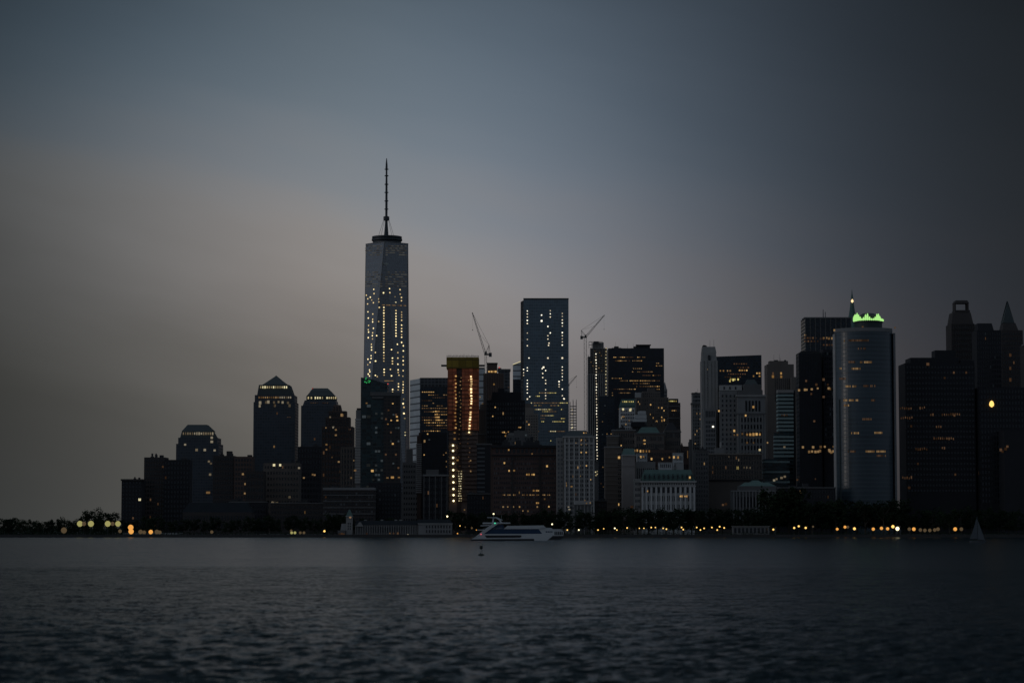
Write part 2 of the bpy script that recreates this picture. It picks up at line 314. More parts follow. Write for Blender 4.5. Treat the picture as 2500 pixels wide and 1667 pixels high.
# ------------------------------------------------------------------ water, land
K_NEAR, K_FAR = 2.3, .62
def water():
    azs = np.concatenate([np.linspace(-75, -17, 24)[:-1], np.linspace(-17, 17, 301), np.linspace(17, 75, 24)[1:]])
    ys = np.concatenate([[-400, -100, 5, 30, 60], 80*np.exp(np.linspace(0, math.log(2100/80), 860)), [2600, 4000, 8000, 16000, 40000]])
    tanv = np.tan(np.radians(azs)); Yg = np.repeat(ys[:, None], len(azs), 1)
    Xg = tanv[None, :]*np.maximum(Yg, 60) if True else 0
    dY = np.gradient(ys)[:, None]; r = np.random.RandomState(5); Z = np.zeros_like(Yg)
    for lam, n, amp in ((26, 4, .014), (12, 6, .012), (6.5, 12, .010), (3.8, 22, .016), (2.4, 30, .022), (1.5, 30, .018)):
        fade = np.clip((lam/2.6-dY)/(lam/5), 0, 1)*np.clip((Yg-40)/40, 0, 1)
        for i in range(n):
            a = r.normal(math.pi/2+.35, .8); l = lam*r.uniform(.8, 1.25); k = 2*math.pi/l; ph = r.uniform(0, 6.28)
            q = k*(Xg*math.cos(a)+Yg*math.sin(a))+ph+.8*np.sin(Xg*.021*(1+i*.13)+Yg*.017+i)
            Z += fade*amp*(np.sin(q)+.25*np.sin(2*q))*r.uniform(.5, 1.1)
    V = np.stack([Xg, Yg, Z], -1).reshape(-1, 3); nr, nc = Yg.shape
    ii = (np.arange(nr-1)[:, None]*nc+np.arange(nc-1)[None, :]).reshape(-1)
    Fc = np.stack([ii, ii+1, ii+nc+1, ii+nc], -1)
    me = bpy.data.meshes.new('water'); me.vertices.add(len(V)); me.vertices.foreach_set('co', V.astype(np.float32).ravel())
    me.loops.add(Fc.size); me.loops.foreach_set('vertex_index', Fc.astype(np.int32).ravel()); me.polygons.add(len(Fc))
    me.polygons.foreach_set('loop_start', (np.arange(len(Fc))*4).astype(np.int32)); me.polygons.foreach_set('use_smooth', np.ones(len(Fc), bool))
    me.update(); me.validate()
    m, t, b = mat('harbour_water')
    b.inputs['Base Color'].default_value = (.006, .014, .017, 1); b.inputs['Specular IOR Level'].default_value = .27; b.inputs['Specular Tint'].default_value = (.86, 1, 1.1, 1); b.inputs['Roughness'].default_value = .24; b.inputs['IOR'].default_value = 1.33
    tcn = t.nodes.new('ShaderNodeTexCoord')
    def ns(scale, sx, sy, det, out=0):
        mp = t.nodes.new('ShaderNodeMapping'); mp.inputs['Scale'].default_value = (sx, sy, 1); mp.inputs['Rotation'].default_value = (0, 0, .12); t.links.new(tcn.outputs['Object'], mp.inputs[0])
        n = t.nodes.new('ShaderNodeTexNoise'); n.inputs['Scale'].default_value = scale; n.inputs['Detail'].default_value = det; t.links.new(mp.outputs[0], n.inputs['Vector']); return n.outputs[out]
    def vm(op, a_, b_):
        n = t.nodes.new('ShaderNodeVectorMath'); n.operation = op
        for i_, v_ in enumerate((a_, b_)):
            if isinstance(v_, tuple): n.inputs[i_].default_value = v_
            elif v_ is not None: t.links.new(v_, n.inputs['Scale' if (op == 'SCALE' and i_) else i_])
        return n.outputs[0]
    patch = ns(.006, .35, 1.6, 3)                                   # calmer and rougher patches of the tideway
    streak = ns(.03, .30, 1.2, 4)
    so_ = t.nodes.new('ShaderNodeSeparateXYZ'); t.links.new(tcn.outputs['Object'], so_.inputs[0])
    d_ = mth('ADD', so_.outputs[1], mth('MULTIPLY', mth('SUBTRACT', patch, .5, tree=t), 300, tree=t), tree=t)
    near = t.nodes.new('ShaderNodeMapRange'); near.interpolation_type = 'SMOOTHSTEP'; t.links.new(d_, near.inputs[0])
    for i_, v_ in enumerate((380, 520, K_NEAR, K_FAR)): near.inputs[i_+1].default_value = v_     # a wind line: choppier on this side of it
    st = mth('MULTIPLY', near.outputs[0], mth('ADD', .25, mth('MULTIPLY', streak, 1.5, tree=t), tree=t), tree=t)
    sl_ = vm('ADD', vm('SUBTRACT', ns(2.8, .75, 1.1, 2, 1), (.5, .5, .5)), vm('MULTIPLY', vm('SUBTRACT', ns(.45, .6, 1.1, 3, 1), (.5, .5, .5)), (.5, .5, .5)))
    sc_ = t.nodes.new('ShaderNodeVectorMath'); sc_.operation = 'SCALE'; t.links.new(vm('MULTIPLY', sl_, (1, 1, 0)), sc_.inputs[0]); t.links.new(st, sc_.inputs['Scale'])
    ge = t.nodes.new('ShaderNodeNewGeometry'); nn = t.nodes.new('ShaderNodeVectorMath'); nn.operation = 'NORMALIZE'
    t.links.new(vm('ADD', ge.outputs['Normal'], sc_.outputs[0]), nn.inputs[0]); t.links.new(nn.outputs[0], b.inputs['Normal'])
    me.materials.append(m); o = link(bpy.data.objects.new('water', me)); o['kind'] = 'structure'
water()
SHORE = 2045.0
b = MB(); b.box(-5200, 5200, SHORE, 9000, -3, GZ); o = b.build('land', M['paving']); o['kind'] = 'structure'
b = MB(); b.box(-1500, 1500, SHORE-1.2, SHORE+.8, -3, GZ+.35)
o = b.build('seawall', M['seawall']); tag(o, 'long low dark stone seawall where the harbour meets the city', 'seawall')

# ------------------------------------------------------------------ the tallest tower with the spire
def spire_tower():
    Y = 3417.0; b = Bld('spire_tower', 'tallest tapering glass tower with a ringed spire and rows of bright lights', 942, Y, 'skyscraper')
    top = P(942, 590, Y).z; cx = P(942, 590, Y).x; cy = Y+30.5; h = 30.5; rot = R(-4)
    def q(x, y, z): c, s_ = math.cos(rot), math.sin(rot); return Vector((cx+x*c-y*s_, cy+x*s_+y*c, z))
    zb = 57
    B = [q(-h, -h, zb), q(h, -h, zb), q(h, h, zb), q(-h, h, zb)]; T = [q(0, -h, top), q(h, 0, top), q(0, h, top), q(-h, 0, top)]
    tris = []
    for i in range(4):
        tris.append((B[i], B[(i+1) % 4], T[i])); tris.append((B[(i+1) % 4], T[(i+1) % 4], T[i]))
    m = b.mb()
    for t in tris: m.add(t, [(0, 1, 2)])
    m.add(T, [(0, 1, 2, 3)]); m.build('curtain_wall', M['tower_glass'], b.root)
    m = b.mb(); m.prism([(v.x, v.y) for v in B], [(v.x, v.y) for v in B], 1.5, zb); m.build('podium', M['dim_stone'], b.root)
    m = b.mb()                                                   # parapet and metal edges along the chamfers
    for i in range(4):
        m.bar(T[i], T[(i+1) % 4], .9); m.bar(B[i], T[i], .45); m.bar(B[(i+1) % 4], T[i], .45)
    m.build('edge_trim', M['grey_stone'], b.root)
    for yy, rr in ((574, 21.5), (580, 22), (586, 20.5)):
        z = P(942, yy, Y).z; m = b.mb(); m.lathe((cx, cy, z), [(rr-1.6, -1.2), (rr, -1.2), (rr, 1.2), (rr-1.6, 1.2)], 36); m.build('antenna_ring', M['mast_steel'], b.root)
    for i in range(12):
        m = b.mb(); a = i*math.pi/6; m.bar((cx+19.5*math.cos(a), cy+19.5*math.sin(a), top-1), (cx+19.5*math.cos(a), cy+19.5*math.sin(a), P(942, 572, Y).z), .5); m.build('ring_post', M['mast_steel'], b.root)
    z0 = top; zc = P(942, 527, Y).z; zt = P(940, 379, Y).z; cx = P(940.3, 590, Y).x; m = b.mb()
    m.lathe((cx, cy, 0), [(3.6, z0-1), (3.0, z0+16), (2.0, z0+30), (1.7, zc), (1.7, zc+20), (1.5, zt-38), (1.2, zt-16), (1.6, zt-14), (1.3, zt-8), (.5, zt)], 12); sp_ = m.build('spire', M['mast_steel'], b.root)
    m = b.mb(); m.lathe((cx, cy, zc), [(2.2, -3.4), (4.3, -2.6), (4.3, 2.6), (2.2, 3.4)], 12); m.build('mast_collar', M['mast_steel'], b.root)
    for yy in (406, 422, 443, 463, 484, 504):
        z = P(940, yy, Y).z; m = b.mb(); m.lathe((cx, cy, z), [(1.2, -.8), (2.9, -.5), (2.9, .5), (1.2, .8)], 12); m.build('mast_ring', M['mast_steel'], b.root)
    for i in range(6):
        a = i*math.pi/3+.3; m = b.mb(); m.bar((cx+4*math.cos(a), cy+4*math.sin(a), zc-2), (cx+15*math.cos(a), cy+15*math.sin(a), top), .28); m.build('guy_cable', M['mast_steel'], b.root)
    k = lambda x, y: (840+x/2.615, 370+y/2.615)
    big = [(190,880),(143,917),(192,907),(168,930),(152,940),(177,948),(188,965),(151,973),(222,941),(222,960),(252,902),(290,875),(292,901),(357,882),(358,910),(366,932),(366,952),(153,1023),(184,1037),(155,1063),(183,1071),(183,1087),(157,1110),(188,1128),(155,1137),(157,1152),(183,1157),(181,1175),(155,1188),(182,1196),(208,1175),(225,995),(221,1085),(175,1230),(176,1248),(176,1266),(200,1282),(173,1303),(173,1320),(153,1325),(152,1360),(167,1345),(201,1337),(340,1230),(378,1240),(378,1272),(303,1264),(343,1283),(377,1310),(377,1335),(377,1360),(309,1318),(309,1337),(309,1354),(343,1318),(343,1357),(163,1393),(165,1405),(155,1420),(163,1432),(200,1428),(212,1436),(256,1390),(256,1408),(256,1426),(296,1390),(303,1431),(345,1393),(345,1410),(350,1427),(377,1398),(375,1433),(377,1470),(377,1487),(377,1505),(347,1482),(347,1500),(345,1520),(310,1518),(310,1535),(375,1538),(375,1522)]
    big += [(254, y) for y in range(995, 1340, 18)]+[(331, y) for y in range(1015, 1180, 18)]+[(367, y) for y in (1025,1042,1057,1077,1108,1130,1148,1168,1185,1218)]
    pts = [k(*p)+('warm', 1.9, 1.8) for p in big]+[(986, 994, 'warm', 2.3, 2.3), (986, 1009, 'warm', 2.5, 2.3), (988, 1021, 'cream', 3, 1.5), (989, 1055, 'cream', 3, 1.5), (989, 1062, 'cream', 2.5, 1.5), (985, 974, 'cream', 2, 2), (984, 985, 'warm', 2.3, 2)]
    pts += [k(x, 980+x*.03-8)+('ochre', 2.4, 1.2) for x in range(246, 396, 9) if x % 4]+[k(325,927)+('cream',1.6,1.6), k(330,962)+('cream',2.4,1.2)]
    pts += [k(x, 1463)+('ochre', 2.2, 1.1) for x in range(262, 318, 8)]
    cl_ = [k(x, y)+('cool', 2.8, 1.2) for x, y in ((248,712),(258,716),(268,714),(278,716),(252,722),(270,722))]
    floors = []
    for y0, n, dy in ((604, 5, 14), (770, 7, 15)):                # faint lit louvres high on the shaft
        for j in range(n):
            for x in range(140, 395, 12):
                if rng.random() < .7 and abs(x-250) > 10: floors.append(k(x+rng.uniform(-2, 2), y0+j*dy)+('haze_louvre', 4.2, 1.0))
    E['haze_louvre'] = emit('lit_louvre', (.9, .85, .72), .075)
    for px, py, m_, w_, h_ in pts+cl_+floors:
        d = (P(px, py, Y)-Vector((0, 0, CAM_Z))).normalized(); best = None
        for t in tris:
            hit = intersect_ray_tri(t[0], t[1], t[2], d, Vector((0, 0, CAM_Z)), True)
            if hit and (best is None or hit.length < best[0].length):
                nrm = (t[1]-t[0]).cross(t[2]-t[0]); best = (hit, math.atan2(nrm.y, nrm.x)+math.pi/2)
        if best: b.put(best[0], best[1], w_*rng.uniform(.75, 1), h_*rng.uniform(.75, 1), vary(m_), True, .8)
    b.done()
spire_tower()

# ------------------------------------------------------------------ left group
Y = 2950; b = Bld('apartment_tower', 'leftmost low dark flat roofed tower on the waterfront', 325, Y)
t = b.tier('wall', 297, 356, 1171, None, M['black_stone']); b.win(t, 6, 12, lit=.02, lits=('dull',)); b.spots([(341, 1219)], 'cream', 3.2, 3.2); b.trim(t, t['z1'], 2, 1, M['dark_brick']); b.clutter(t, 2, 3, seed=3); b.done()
Y = 3000; b = Bld('apartment_block', 'broad dark block left of the truncated pyramid tower', 390, Y)
t = b.tier('wall', 352, 412, 1116, None, M['dark_brick']); t2 = b.tier('wing', 400, 470, 1122, None, M['black_stone'], Y=Y-8, d=26)
b.win(t, 8, 16, lit=.02, lits=('dull',)); b.win(t2, 8, 14, lit=.04, lits=('dull',)); b.clutter(t, 3, 4, seed=5); b.clutter(t2, 2, 5, seed=6); b.spots([(444, 1128), (398, 1139)], 'dull', 3, 3); b.done()
Y = 3250; b = Bld('office_tower', 'squat tower with a truncated pyramid roof and one lit crown band', 487, Y)
t = b.tier('shaft', 430, 545, 1083, None, M['granite_blue'], d=50); t2 = b.tier('upper_shaft', 435, 540, 1068, 1083, M['granite_blue'], Y=Y+3, d=44)
t3 = b.tier('crown', 440, 533, 1052, 1068, M['slate'], Y=Y+5, d=40, inset=(2, 5, 2)); b.tier('roof', 444, 527, 1036, 1052, M['slate'], Y=Y+8, d=34, inset=(7, 9, 6))
b.rows([(1058, 445, 522)], ['cream_dim'], 1, 2.2, 4, 2.9, Y=Y+5.5); b.spots([(452, 1085), (480, 1098), (500, 1098), (524, 1099), (510, 1126), (515, 1131), (513, 1158), (517, 1068), (517, 1078)], 'cream_dim', 3.6, 3.6)
b.spots([(508, 1202)], 'ochre', 6, 4); b.done()
Y = 2900; b = Bld('brick_apartments', 'dark stepped brick apartments between the two lit crown towers', 585, Y)
t = b.tier('wall', 520, 578, 1112, None, M['dark_brick']); t2 = b.tier('bulkhead', 553, 568, 1101, 1112, M['dark_brick'], Y=Y+5, d=10); t3 = b.tier('east_wing', 572, 622, 1114, None, M['brown_brick'], Y=Y-6, d=26); t4 = b.tier('penthouse', 604, 616, 1110, 1114, M['dark_brick'], d=10)
b.win(t, 8, 15, lit=.03, lits=('dull',)); b.win(t3, 6, 15, lit=.05, lits=('dull',)); b.spots([(593, 1157), (599, 1181), (619, 1179), (616, 1195), (598, 1204), (603, 1217)], 'ochre', 2.8, 2.8, Y=Y-6.2); b.clutter(t, 2, 3, seed=2); b.done()
Y = 2250; b = Bld('terminal_shed', 'long low grey waterfront hall below the truncated pyramid tower', 530, Y, 'hall')
t = b.tier('wall', 446, 622, 1250, None, M['dark_brick'], d=24); t2 = b.tier('roof', 444, 624, 1226, 1250, M['roof_shingle'], d=26, inset=(6, 6, 9)); b.win(t, 22, 2, zbot=6, lit=.05, lits=('dull',)); b.done()
Y = 3300; b = Bld('pyramid_tower', 'dark tower with a pointed pyramid roof and two lit crown bands', 674, Y, 'skyscraper')
t = b.tier('shaft', 619, 729, 981, None, M['granite_blue'], d=50); t1 = b.tier('upper_shaft', 622, 726, 964, 981, M['granite_blue'], Y=Y+2, d=46); t2 = b.tier('crown', 628, 721, 939, 964, M['slate'], Y=Y+4, d=42, inset=(2, 5, 3))
b.tier('pyramid_roof', 641, 707, 915, 939, M['slate'], Y=Y+10, d=30, inset=(17.6, 17.6, 14.6))
b.rows([(945, 634, 702)], ['cream'], 1, 2.0, 3.4, 2.8, Y=Y+4.6); b.rows([(970, 630, 712)], ['ochre', 'cream_dim', 'ochre'], .95, 2.0, 3.0, 2.8, Y=Y+1.6)
b.spots([(635, 983), (634, 991), (650, 982), (655, 981), (669, 982), (671, 990), (680, 981), (690, 982), (703, 983), (707, 990)], 'cream_dim', 3.4, 4.5); b.win(t, 15, 30, lit=.03, lits=('dull', 'dull', 'ochre'), dark=None); b.rows([(1018, 700, 722), (1032, 640, 720)], ['dull'], .5); b.done()
Y = 2750; b = Bld('beige_apartments', 'beige block low in front of the pointed pyramid tower', 690, Y)
t = b.tier('wall', 643, 736, 1130, None, M['mud_stone']); b.win(t, 12, 11, fw=.4, fh=.45, lit=.04, lits=('dull', 'cream_dim')); b.spots([(669, 1135), (684, 1135)], 'cream', 2.6, 3); b.spots([(666, 1227), (676, 1227), (707, 1213)], 'cream_dim', 3.5, 3.5); b.spots([(730, 1142)], 'cream_dim', 3, 3); b.clutter(t, 3, 3, seed=8)
t = b.tier('annex', 600, 650, 1150, None, M['dark_brick'], Y=Y-40, d=25); b.win(t, 6, 8, lit=.03, lits=('dull',)); b.done()
Y = 3280; b = Bld('dome_tower', 'tower with a flattened dome roof and a broken lit band', 782, Y, 'skyscraper')
t = b.tier('shaft', 735, 830, 990, None, M['granite_blue'], d=48); t1 = b.tier('upper_shaft', 739, 827, 977, 990, M['granite_blue'], Y=Y+2, d=44, inset=(2.5, 1, 1)); t2 = b.tier('crown', 748, 823, 966, 977, M['slate'], Y=Y+4, d=40)
b.tier('dome_roof', 749, 822, 955, 966, M['slate'], Y=Y+5, d=38, inset=(4.5, 5.5, 4)); b.tier('dome_cap', 757, 812, 947, 955, M['slate'], Y=Y+9, d=30, inset=(3.5, 5, 5))
b.rows([(971, 749, 764), (971, 767, 790), (971, 796, 822)], ['cream'], 1, 2.0, 3.4, 2.8, Y=Y+3.6); b.spots([(763, 948)], 'red', 1.6, 1.6, Y=Y+8)
b.rows([(983, 757, 778), (983, 786, 802)], ['dull'], 1, Y=Y+1.6); b.win(t, 12, 28, lit=.05, lits=('dull',), dark=None); b.done()
Y = 2900; b = Bld('stone_apartments', 'dark flat apartment block below the dome roofed tower', 760, Y)
t = b.tier('wall', 727, 790, 1090, None, M['black_stone']); b.win(t, 8, 14, lit=.04, lits=('dull', 'ochre')); b.spots([(742, 1166), (764, 1158), (768, 1159)], 'ochre', 2.8, 2.4); b.clutter(t, 2, 3, seed=4); b.done()
Y = 2700; b = Bld('stepped_tower', 'brown brick tower stepping up to a small lit turret', 825, Y)
t = b.tier('wall', 786, 866, 1041, None, M['brown_brick'], d=34); t1 = b.tier('first_setback', 795, 857, 1018, 1041, M['brown_brick'], Y=Y+4, d=26); t2 = b.tier('second_setback', 802, 848, 1003, 1018, M['brown_brick'], Y=Y+7, d=20); t3 = b.tier('turret', 811, 836, 988, 1003, M['brown_brick'], Y=Y+10, d=13, inset=1.5)
for tt, n in ((t, 10), (t1, 8), (t2, 6)): b.piers(tt, n, .9, .6, M['dark_brick'])
b.win(t, 10, 18, lit=.05, lits=('dull', 'ochre')); b.win(t1, 8, 3, lit=.05, lits=('dull',)); b.win(t2, 6, 2, lit=.1, lits=('dull',)); b.win(t3, 3, 2, lit=.2, lits=('dull',))
b.spots([(835, 1013)], 'ochre', 4, 4, Y=Y+6.6); b.spots([(806, 1018), (814, 1043)], 'cream_dim', 2.4, 2.4); b.spots([(795, 1044), (820, 1049), (820, 1062), (797, 1085), (797, 1097), (811, 1116), (827, 1127), (831, 1151)], 'ochre', 2.2, 2.0); b.spots([(854, 1048)], 'dull', 2, 2); b.done()
Y = 2500; b = Bld('beige_tower', 'beige pilastered block left of the white balcony tower', 852, Y)
t = b.tier('wall', 832, 872, 1091, None, M['mud_stone'], d=20); b.piers(t, 5, 1.2, .6, M['mud_stone']); b.win(t, 5, 15, fw=.45, lit=.02, lits=('dull',)); b.spots([(857, 1166), (863, 1124)], 'ochre', 1.8, 2); b.done()
Y = 2480; b = Bld('balcony_tower', 'slim tower with white balcony bands beside the green glass tower', 877, Y)
t = b.tier('wall', 869, 893, 1001, None, M['grey_stone'], d=22); b.tier('roof_cap', 871, 890, 996, 1001, M['dark_brick'], d=14); b.bands(t, 24, 2.2, 1.2, M['pale_stone'], z0=P(877, 1181, Y).z, z1=t['z1']-9); b.done()
Y = 2420; b = Bld('green_glass_tower', 'dark green glass tower with a sloped roof and green lights', 915, Y, 'skyscraper')
zl, zr = P(881, 921, Y).z, P(949, 937, Y).z; X0, Xm, X1 = P(881, 921, Y).x, P(899, 921, Y).x, P(949, 937, Y+26).x
m = b.mb(); m.xz([(X0, 1.5), (X1, 1.5), (X1, zr), (Xm, zl-1), (X0, zl)], Y, Y+26); m.build('shaft', M['green_glass'], b.root)
t2 = b.tier('front_wing', 906, 978, 966, None, M['green_glass'], Y=Y-16, d=15.5); t3 = b.tier('brown_wing', 937, 978, 967, None, M['brown_grid'], Y=Y-20, d=3.9)
m = b.mb(); m.box(P(906, 960, Y).x, P(978, 960, Y-16).x, Y-17, Y-2, t2['z1'], P(906, 959, Y).z); m.build('sky_parapet', M['dim_stone'], b.root)
b.tier('louvre_band', 908, 936, 968, 973, M['dim_stone'], Y=Y-17.4, d=1)
t = dict(X0=X0+1, X1=X1-.5, Y=Y, d=26, z0=1.5, z1=zr-4); b.face((X0+1, Y), (P(906, 1000, Y-16).x-1, Y), 30, zr-14, 2, 20, .8, .5, .3, ('cool',), None)
b.face((t2['X0']+1, Y-16), (t3['X0']-.5, Y-16), 30, t2['z1']-6, 4, 22, .8, .45, .38, ('cool',), None); b.face((t3['X0']+1, Y-20), (t3['X1']-.5, Y-20), 30, t3['z1']-3, 6, 24, .7, .4, .22, ('cool', 'dull'), None)
b.spots([(895, 984), (909, 1100), (867, 1148)], 'ochre', 2.4, 2, Y=Y); b.spots([(909, 1149)], 'amber', 2.6, 2.6, Y=Y-16.3); b.spots([(955, 1026), (970, 1026), (959, 985), (947, 1035), (969, 1017), (959, 1083)], 'amber', 2.0, 1.8, Y=Y-20.3); b.spots([(958, 1165)], 'amber', 3.2, 2.2, Y=Y-20.3); b.spots([(974, 1165), (946, 1166)], 'ochre', 2.4, 1.6, Y=Y-20.3)
b.spots([(893, 925), (891, 932), (895, 934), (898, 931), (901, 933), (903, 930), (900, 928), (894, 922)], 'deep_green', 1.4, 1.3, Y=Y-.3); b.spots([(947, 937)], 'red', 1.2, 1.2, Y=Y-.3); b.done()
Y = 2250; b = Bld('hospital_block', 'wide grey low block behind the clock tower pier', 850, Y)
t = b.tier('wall', 790, 918, 1196, None, M['dark_brick'], d=30); b.trim(t, t['z1']+1.2, 2.4, .8, M['grey_stone'], 'parapet'); b.win(t, 16, 10, lit=.02, lits=('dull',), dimp=.15); b.bands(t, 4, 1.0, .7, M['dim_stone'], z0=t['z1']-26, z1=t['z1']-3, part='string_course'); b.clutter(t, 4, 3, seed=9)
t = b.tier('east_wing', 900, 980, 1178, None, M['black_stone'], Y=Y+40, d=20); b.win(t, 10, 10, lit=.03, lits=('dull',), dimp=.1); b.done()
Y = 2600; b = Bld('grey_slab', 'plain grey slab in front of the foot of the spire tower', 1003, Y)
t = b.tier('wall', 983, 1029, 1128, None, M['dim_stone'], d=20); b.win(t, 7, 12, lit=.0, fw=.4, fh=.4); b.tier('stair_core', 992, 1008, 1096, 1128, M['dim_stone'], Y=Y+4, d=10); b.done()
# grey striped side and lit front
Y = 3080; b = Bld('striped_glass_tower', 'flat topped glass block with a pale striped side and orange lit floors', 1050, Y, 'skyscraper')
zt = P(1026, 923, Y).z; a = P(1002, 931, Y+36); c = P(1026, 923, Y); e = P(1105, 922, Y); f = P(1100, 922, Y+45)
b.poly('shaft', [(c.x, c.y), (e.x, e.y), (f.x, f.y), (a.x+3, a.y+12)], 1.5, zt, M['dark_glass'])
n = Vector((c.y-a.y, a.x-c.x)).normalized()*.6
b.poly('striped_side', [(a.x+n.x, a.y+n.y), (c.x+n.x, c.y+n.y), (c.x+.2, c.y+.3), (a.x+1, a.y+1)], 1.5, zt-.5, M['pale_stripe'])
m = b.mb(); m.box(c.x, e.x, Y-.5, Y-.01, P(1026, 944, Y).z, zt+.5); m.build('plant_band', M['grey_grid'], b.root)
ry = [900+v/4.612 for v in (262,295,325,358,388,417,445,483,515,547,577,607,637,667,700,735,765,793)]
b.rows([(y, 1029, 1092) for y in ry], ['amber', 'ochre', 'ochre', 'dull'], .55, 2.2, 1.1, 2.6); b.spots([(1067, y) for y in (1004, 1011, 1018, 1025)]+[(1064, y) for y in (1004, 1011, 1018, 1025)]+[(1071, 1004), (1071, 1018), (1070, 1025)], 'amber', 2.8, 1.8); b.done()
Y = 2500; b = Bld('balcony_slab', 'dark slab with a thin ladder of pale balconies on its left edge', 1055, Y)
t = b.tier('wall', 1031, 1093, 1056, None, M['black_glass'], d=24); t2 = b.tier('stair_strip', 1018, 1031, 1064, None, M['brown_brick'], d=24, Y=Y+2); b.tier('strip_cap', 1022, 1031, 1056, 1064, M['brown_brick'], d=14, Y=Y+2)
b.bands(t2, 24, 1.3, 1.4, M['pale_stone'], z0=P(1025, 1205, Y).z, z1=t2['z1']-8)
b.win(t, 7, 20, lit=.02, lits=('ochre',), dark=None); b.spots([(1035.5, 1110), (1044, 1059)], 'amber', 1.4, 1.4); b.rows([(1073, 1043, 1053)], ['cool'], 1); b.spots([(1083, 1110), (1089, 1105), (1090, 1126), (1090, 1139)], 'ochre', 1.4, 1.4); b.done()
Y = 2380; b = Bld('grey_trimmed_block', 'low dark block with grey trim left of the orange netted tower', 1065, Y)
t = b.tier('wall', 1034, 1094, 1160, None, M['black_stone'], d=22); t2 = b.tier('upper_wall', 1040, 1072, 1146, 1160, M['dim_stone'], d=16, Y=Y+3); b.piers(t, 4, 1.0, .8, M['dim_stone']); b.trim(t, t['z1'], 1.6, .8, M['grey_stone']); b.win(t, 8, 8, lit=.03, lits=('dull',)); b.clutter(t, 2, 4, seed=12); b.done()

# ------------------------------------------------------------------ orange netted construction tower and its crane
Y = 2450; b = Bld('construction_tower', 'unfinished tower wrapped in orange netting under a yellow top, strung with work lights', 1130, Y, 'skyscraper')
t0 = b.tier('concrete_core', 1096, 1167, 900, None, M['spill_lit_concrete'], d=26)
nt_ = b.tier('safety_netting', 1093, 1116, 899, 1050, M['netting'], Y=Y-1.5, d=29); nt2 = b.tier('safety_netting', 1128, 1169.5, 899, 1050, M['netting'], Y=Y-1.5, d=29)
gp = b.tier('hoist_bay', 1116, 1128, 899, None, M['brown_brick'], Y=Y-.6, d=20)
t2 = b.tier('yellow_formwork', 1090, 1170, 872, 899, M['yellow_form'], Y=Y-2.5, d=31)
m = b.mb()
for i in range(24):
    x = t2['X0']+.4+(t2['X1']-t2['X0']-.8)*i/23; z = t2['z1']; m.bar((x, Y-1.5, z-1), (x, Y-1.5, z+rng.uniform(2, 3.6)), .16); m.bar((x, Y+20, z-1), (x, Y+20, z+rng.uniform(2, 3.6)), .16)
m.box(t2['X0'], t2['X1'], Y-1.7, Y-1.4, t2['z1']+1, t2['z1']+1.3); m.build('rebar', M['steel'], b.root)
for x0, x1 in ((1077, 1090), (1170, 1183)): b.tier('platform', x0, x1, 890, 894, M['steel'], Y=Y, d=6)
b.tier('platform', 1083, 1096, 938, 941, M['steel'], Y=Y-1, d=5)
for y in range(912, 1230, 10):                                     # slab edges
    z = P(1130, y, Y).z; m = b.mb(); m.box(t0['X0']-.6, t0['X1']+.6, Y-1.9, Y-.2, z-.22, z+.22); m.build('slab_edge', M['brown_brick'], b.root)
m = b.mb(); x = P(1092, 1100, Y).x; m.bar((x, Y-3, 2), (x, Y-3, P(1092, 1050, Y).z), .5); m.build('hoist_mast', M['steel'], b.root)
for y in range(918, 1052, 9):
    b.spots([(1112.5+rng.uniform(-1.4, 1.4), y)], 'amber', 1.8, 1.5, Y=Y-2); b.spots([(1124+rng.uniform(-2.5, 2.5), y+4)], 'ochre', 1.3, 1.1, Y=Y-2)
for i, y in enumerate((919, 925, 931, 937, 942, 949, 953, 958, 966, 973, 979, 985, 995, 1006, 1011, 1018, 1024, 1031, 1039, 1046, 1055)):
    b.spots([(1150.5-max(0, i-11)*.55+rng.uniform(-.8, .8), y)], 'warm', 2.0, 1.8, Y=Y-2)
    if i % 2: b.spots([(1146+rng.uniform(-2, 2), y+3)], 'ochre', 1.2, 1.1, Y=Y-2)
for i, y in enumerate((1087, 1100, 1117, 1131, 1147, 1162, 1177, 1193, 1208, 1222)):
    p = P(1106+i*.15, y, Y-2.6); m = b.mb(); m.lathe(p, [(.2, -1.0), (.75, -.7), (1.0, 0), (.75, .7), (.2, 1.0)], 12); m.build('floodlight', E['flood'], b.root, True)
for y in range(1150, 1225, 6):
    for x in (1121, 1125.5): b.spots([(x+rng.uniform(-1.2, 1.2), y)], 'cream', 1.3, 1.0, Y=Y-2)
b.spots([(1117, 1123), (1110, 1071), (1110, 1056)], 'amber', 2.2, 1.8, Y=Y-2); b.spots([(x+rng.uniform(-4, 4), y) for x in (1120, 1145) for y in range(1060, 1150, 11)], 'dull', 1.4, 1.2, Y=Y-2); b.spots([(1149, 1124), (1149, 1150), (1134, 1244), (1151, 1220)], 'ochre', 1.6, 1.6, Y=Y-2); b.done()
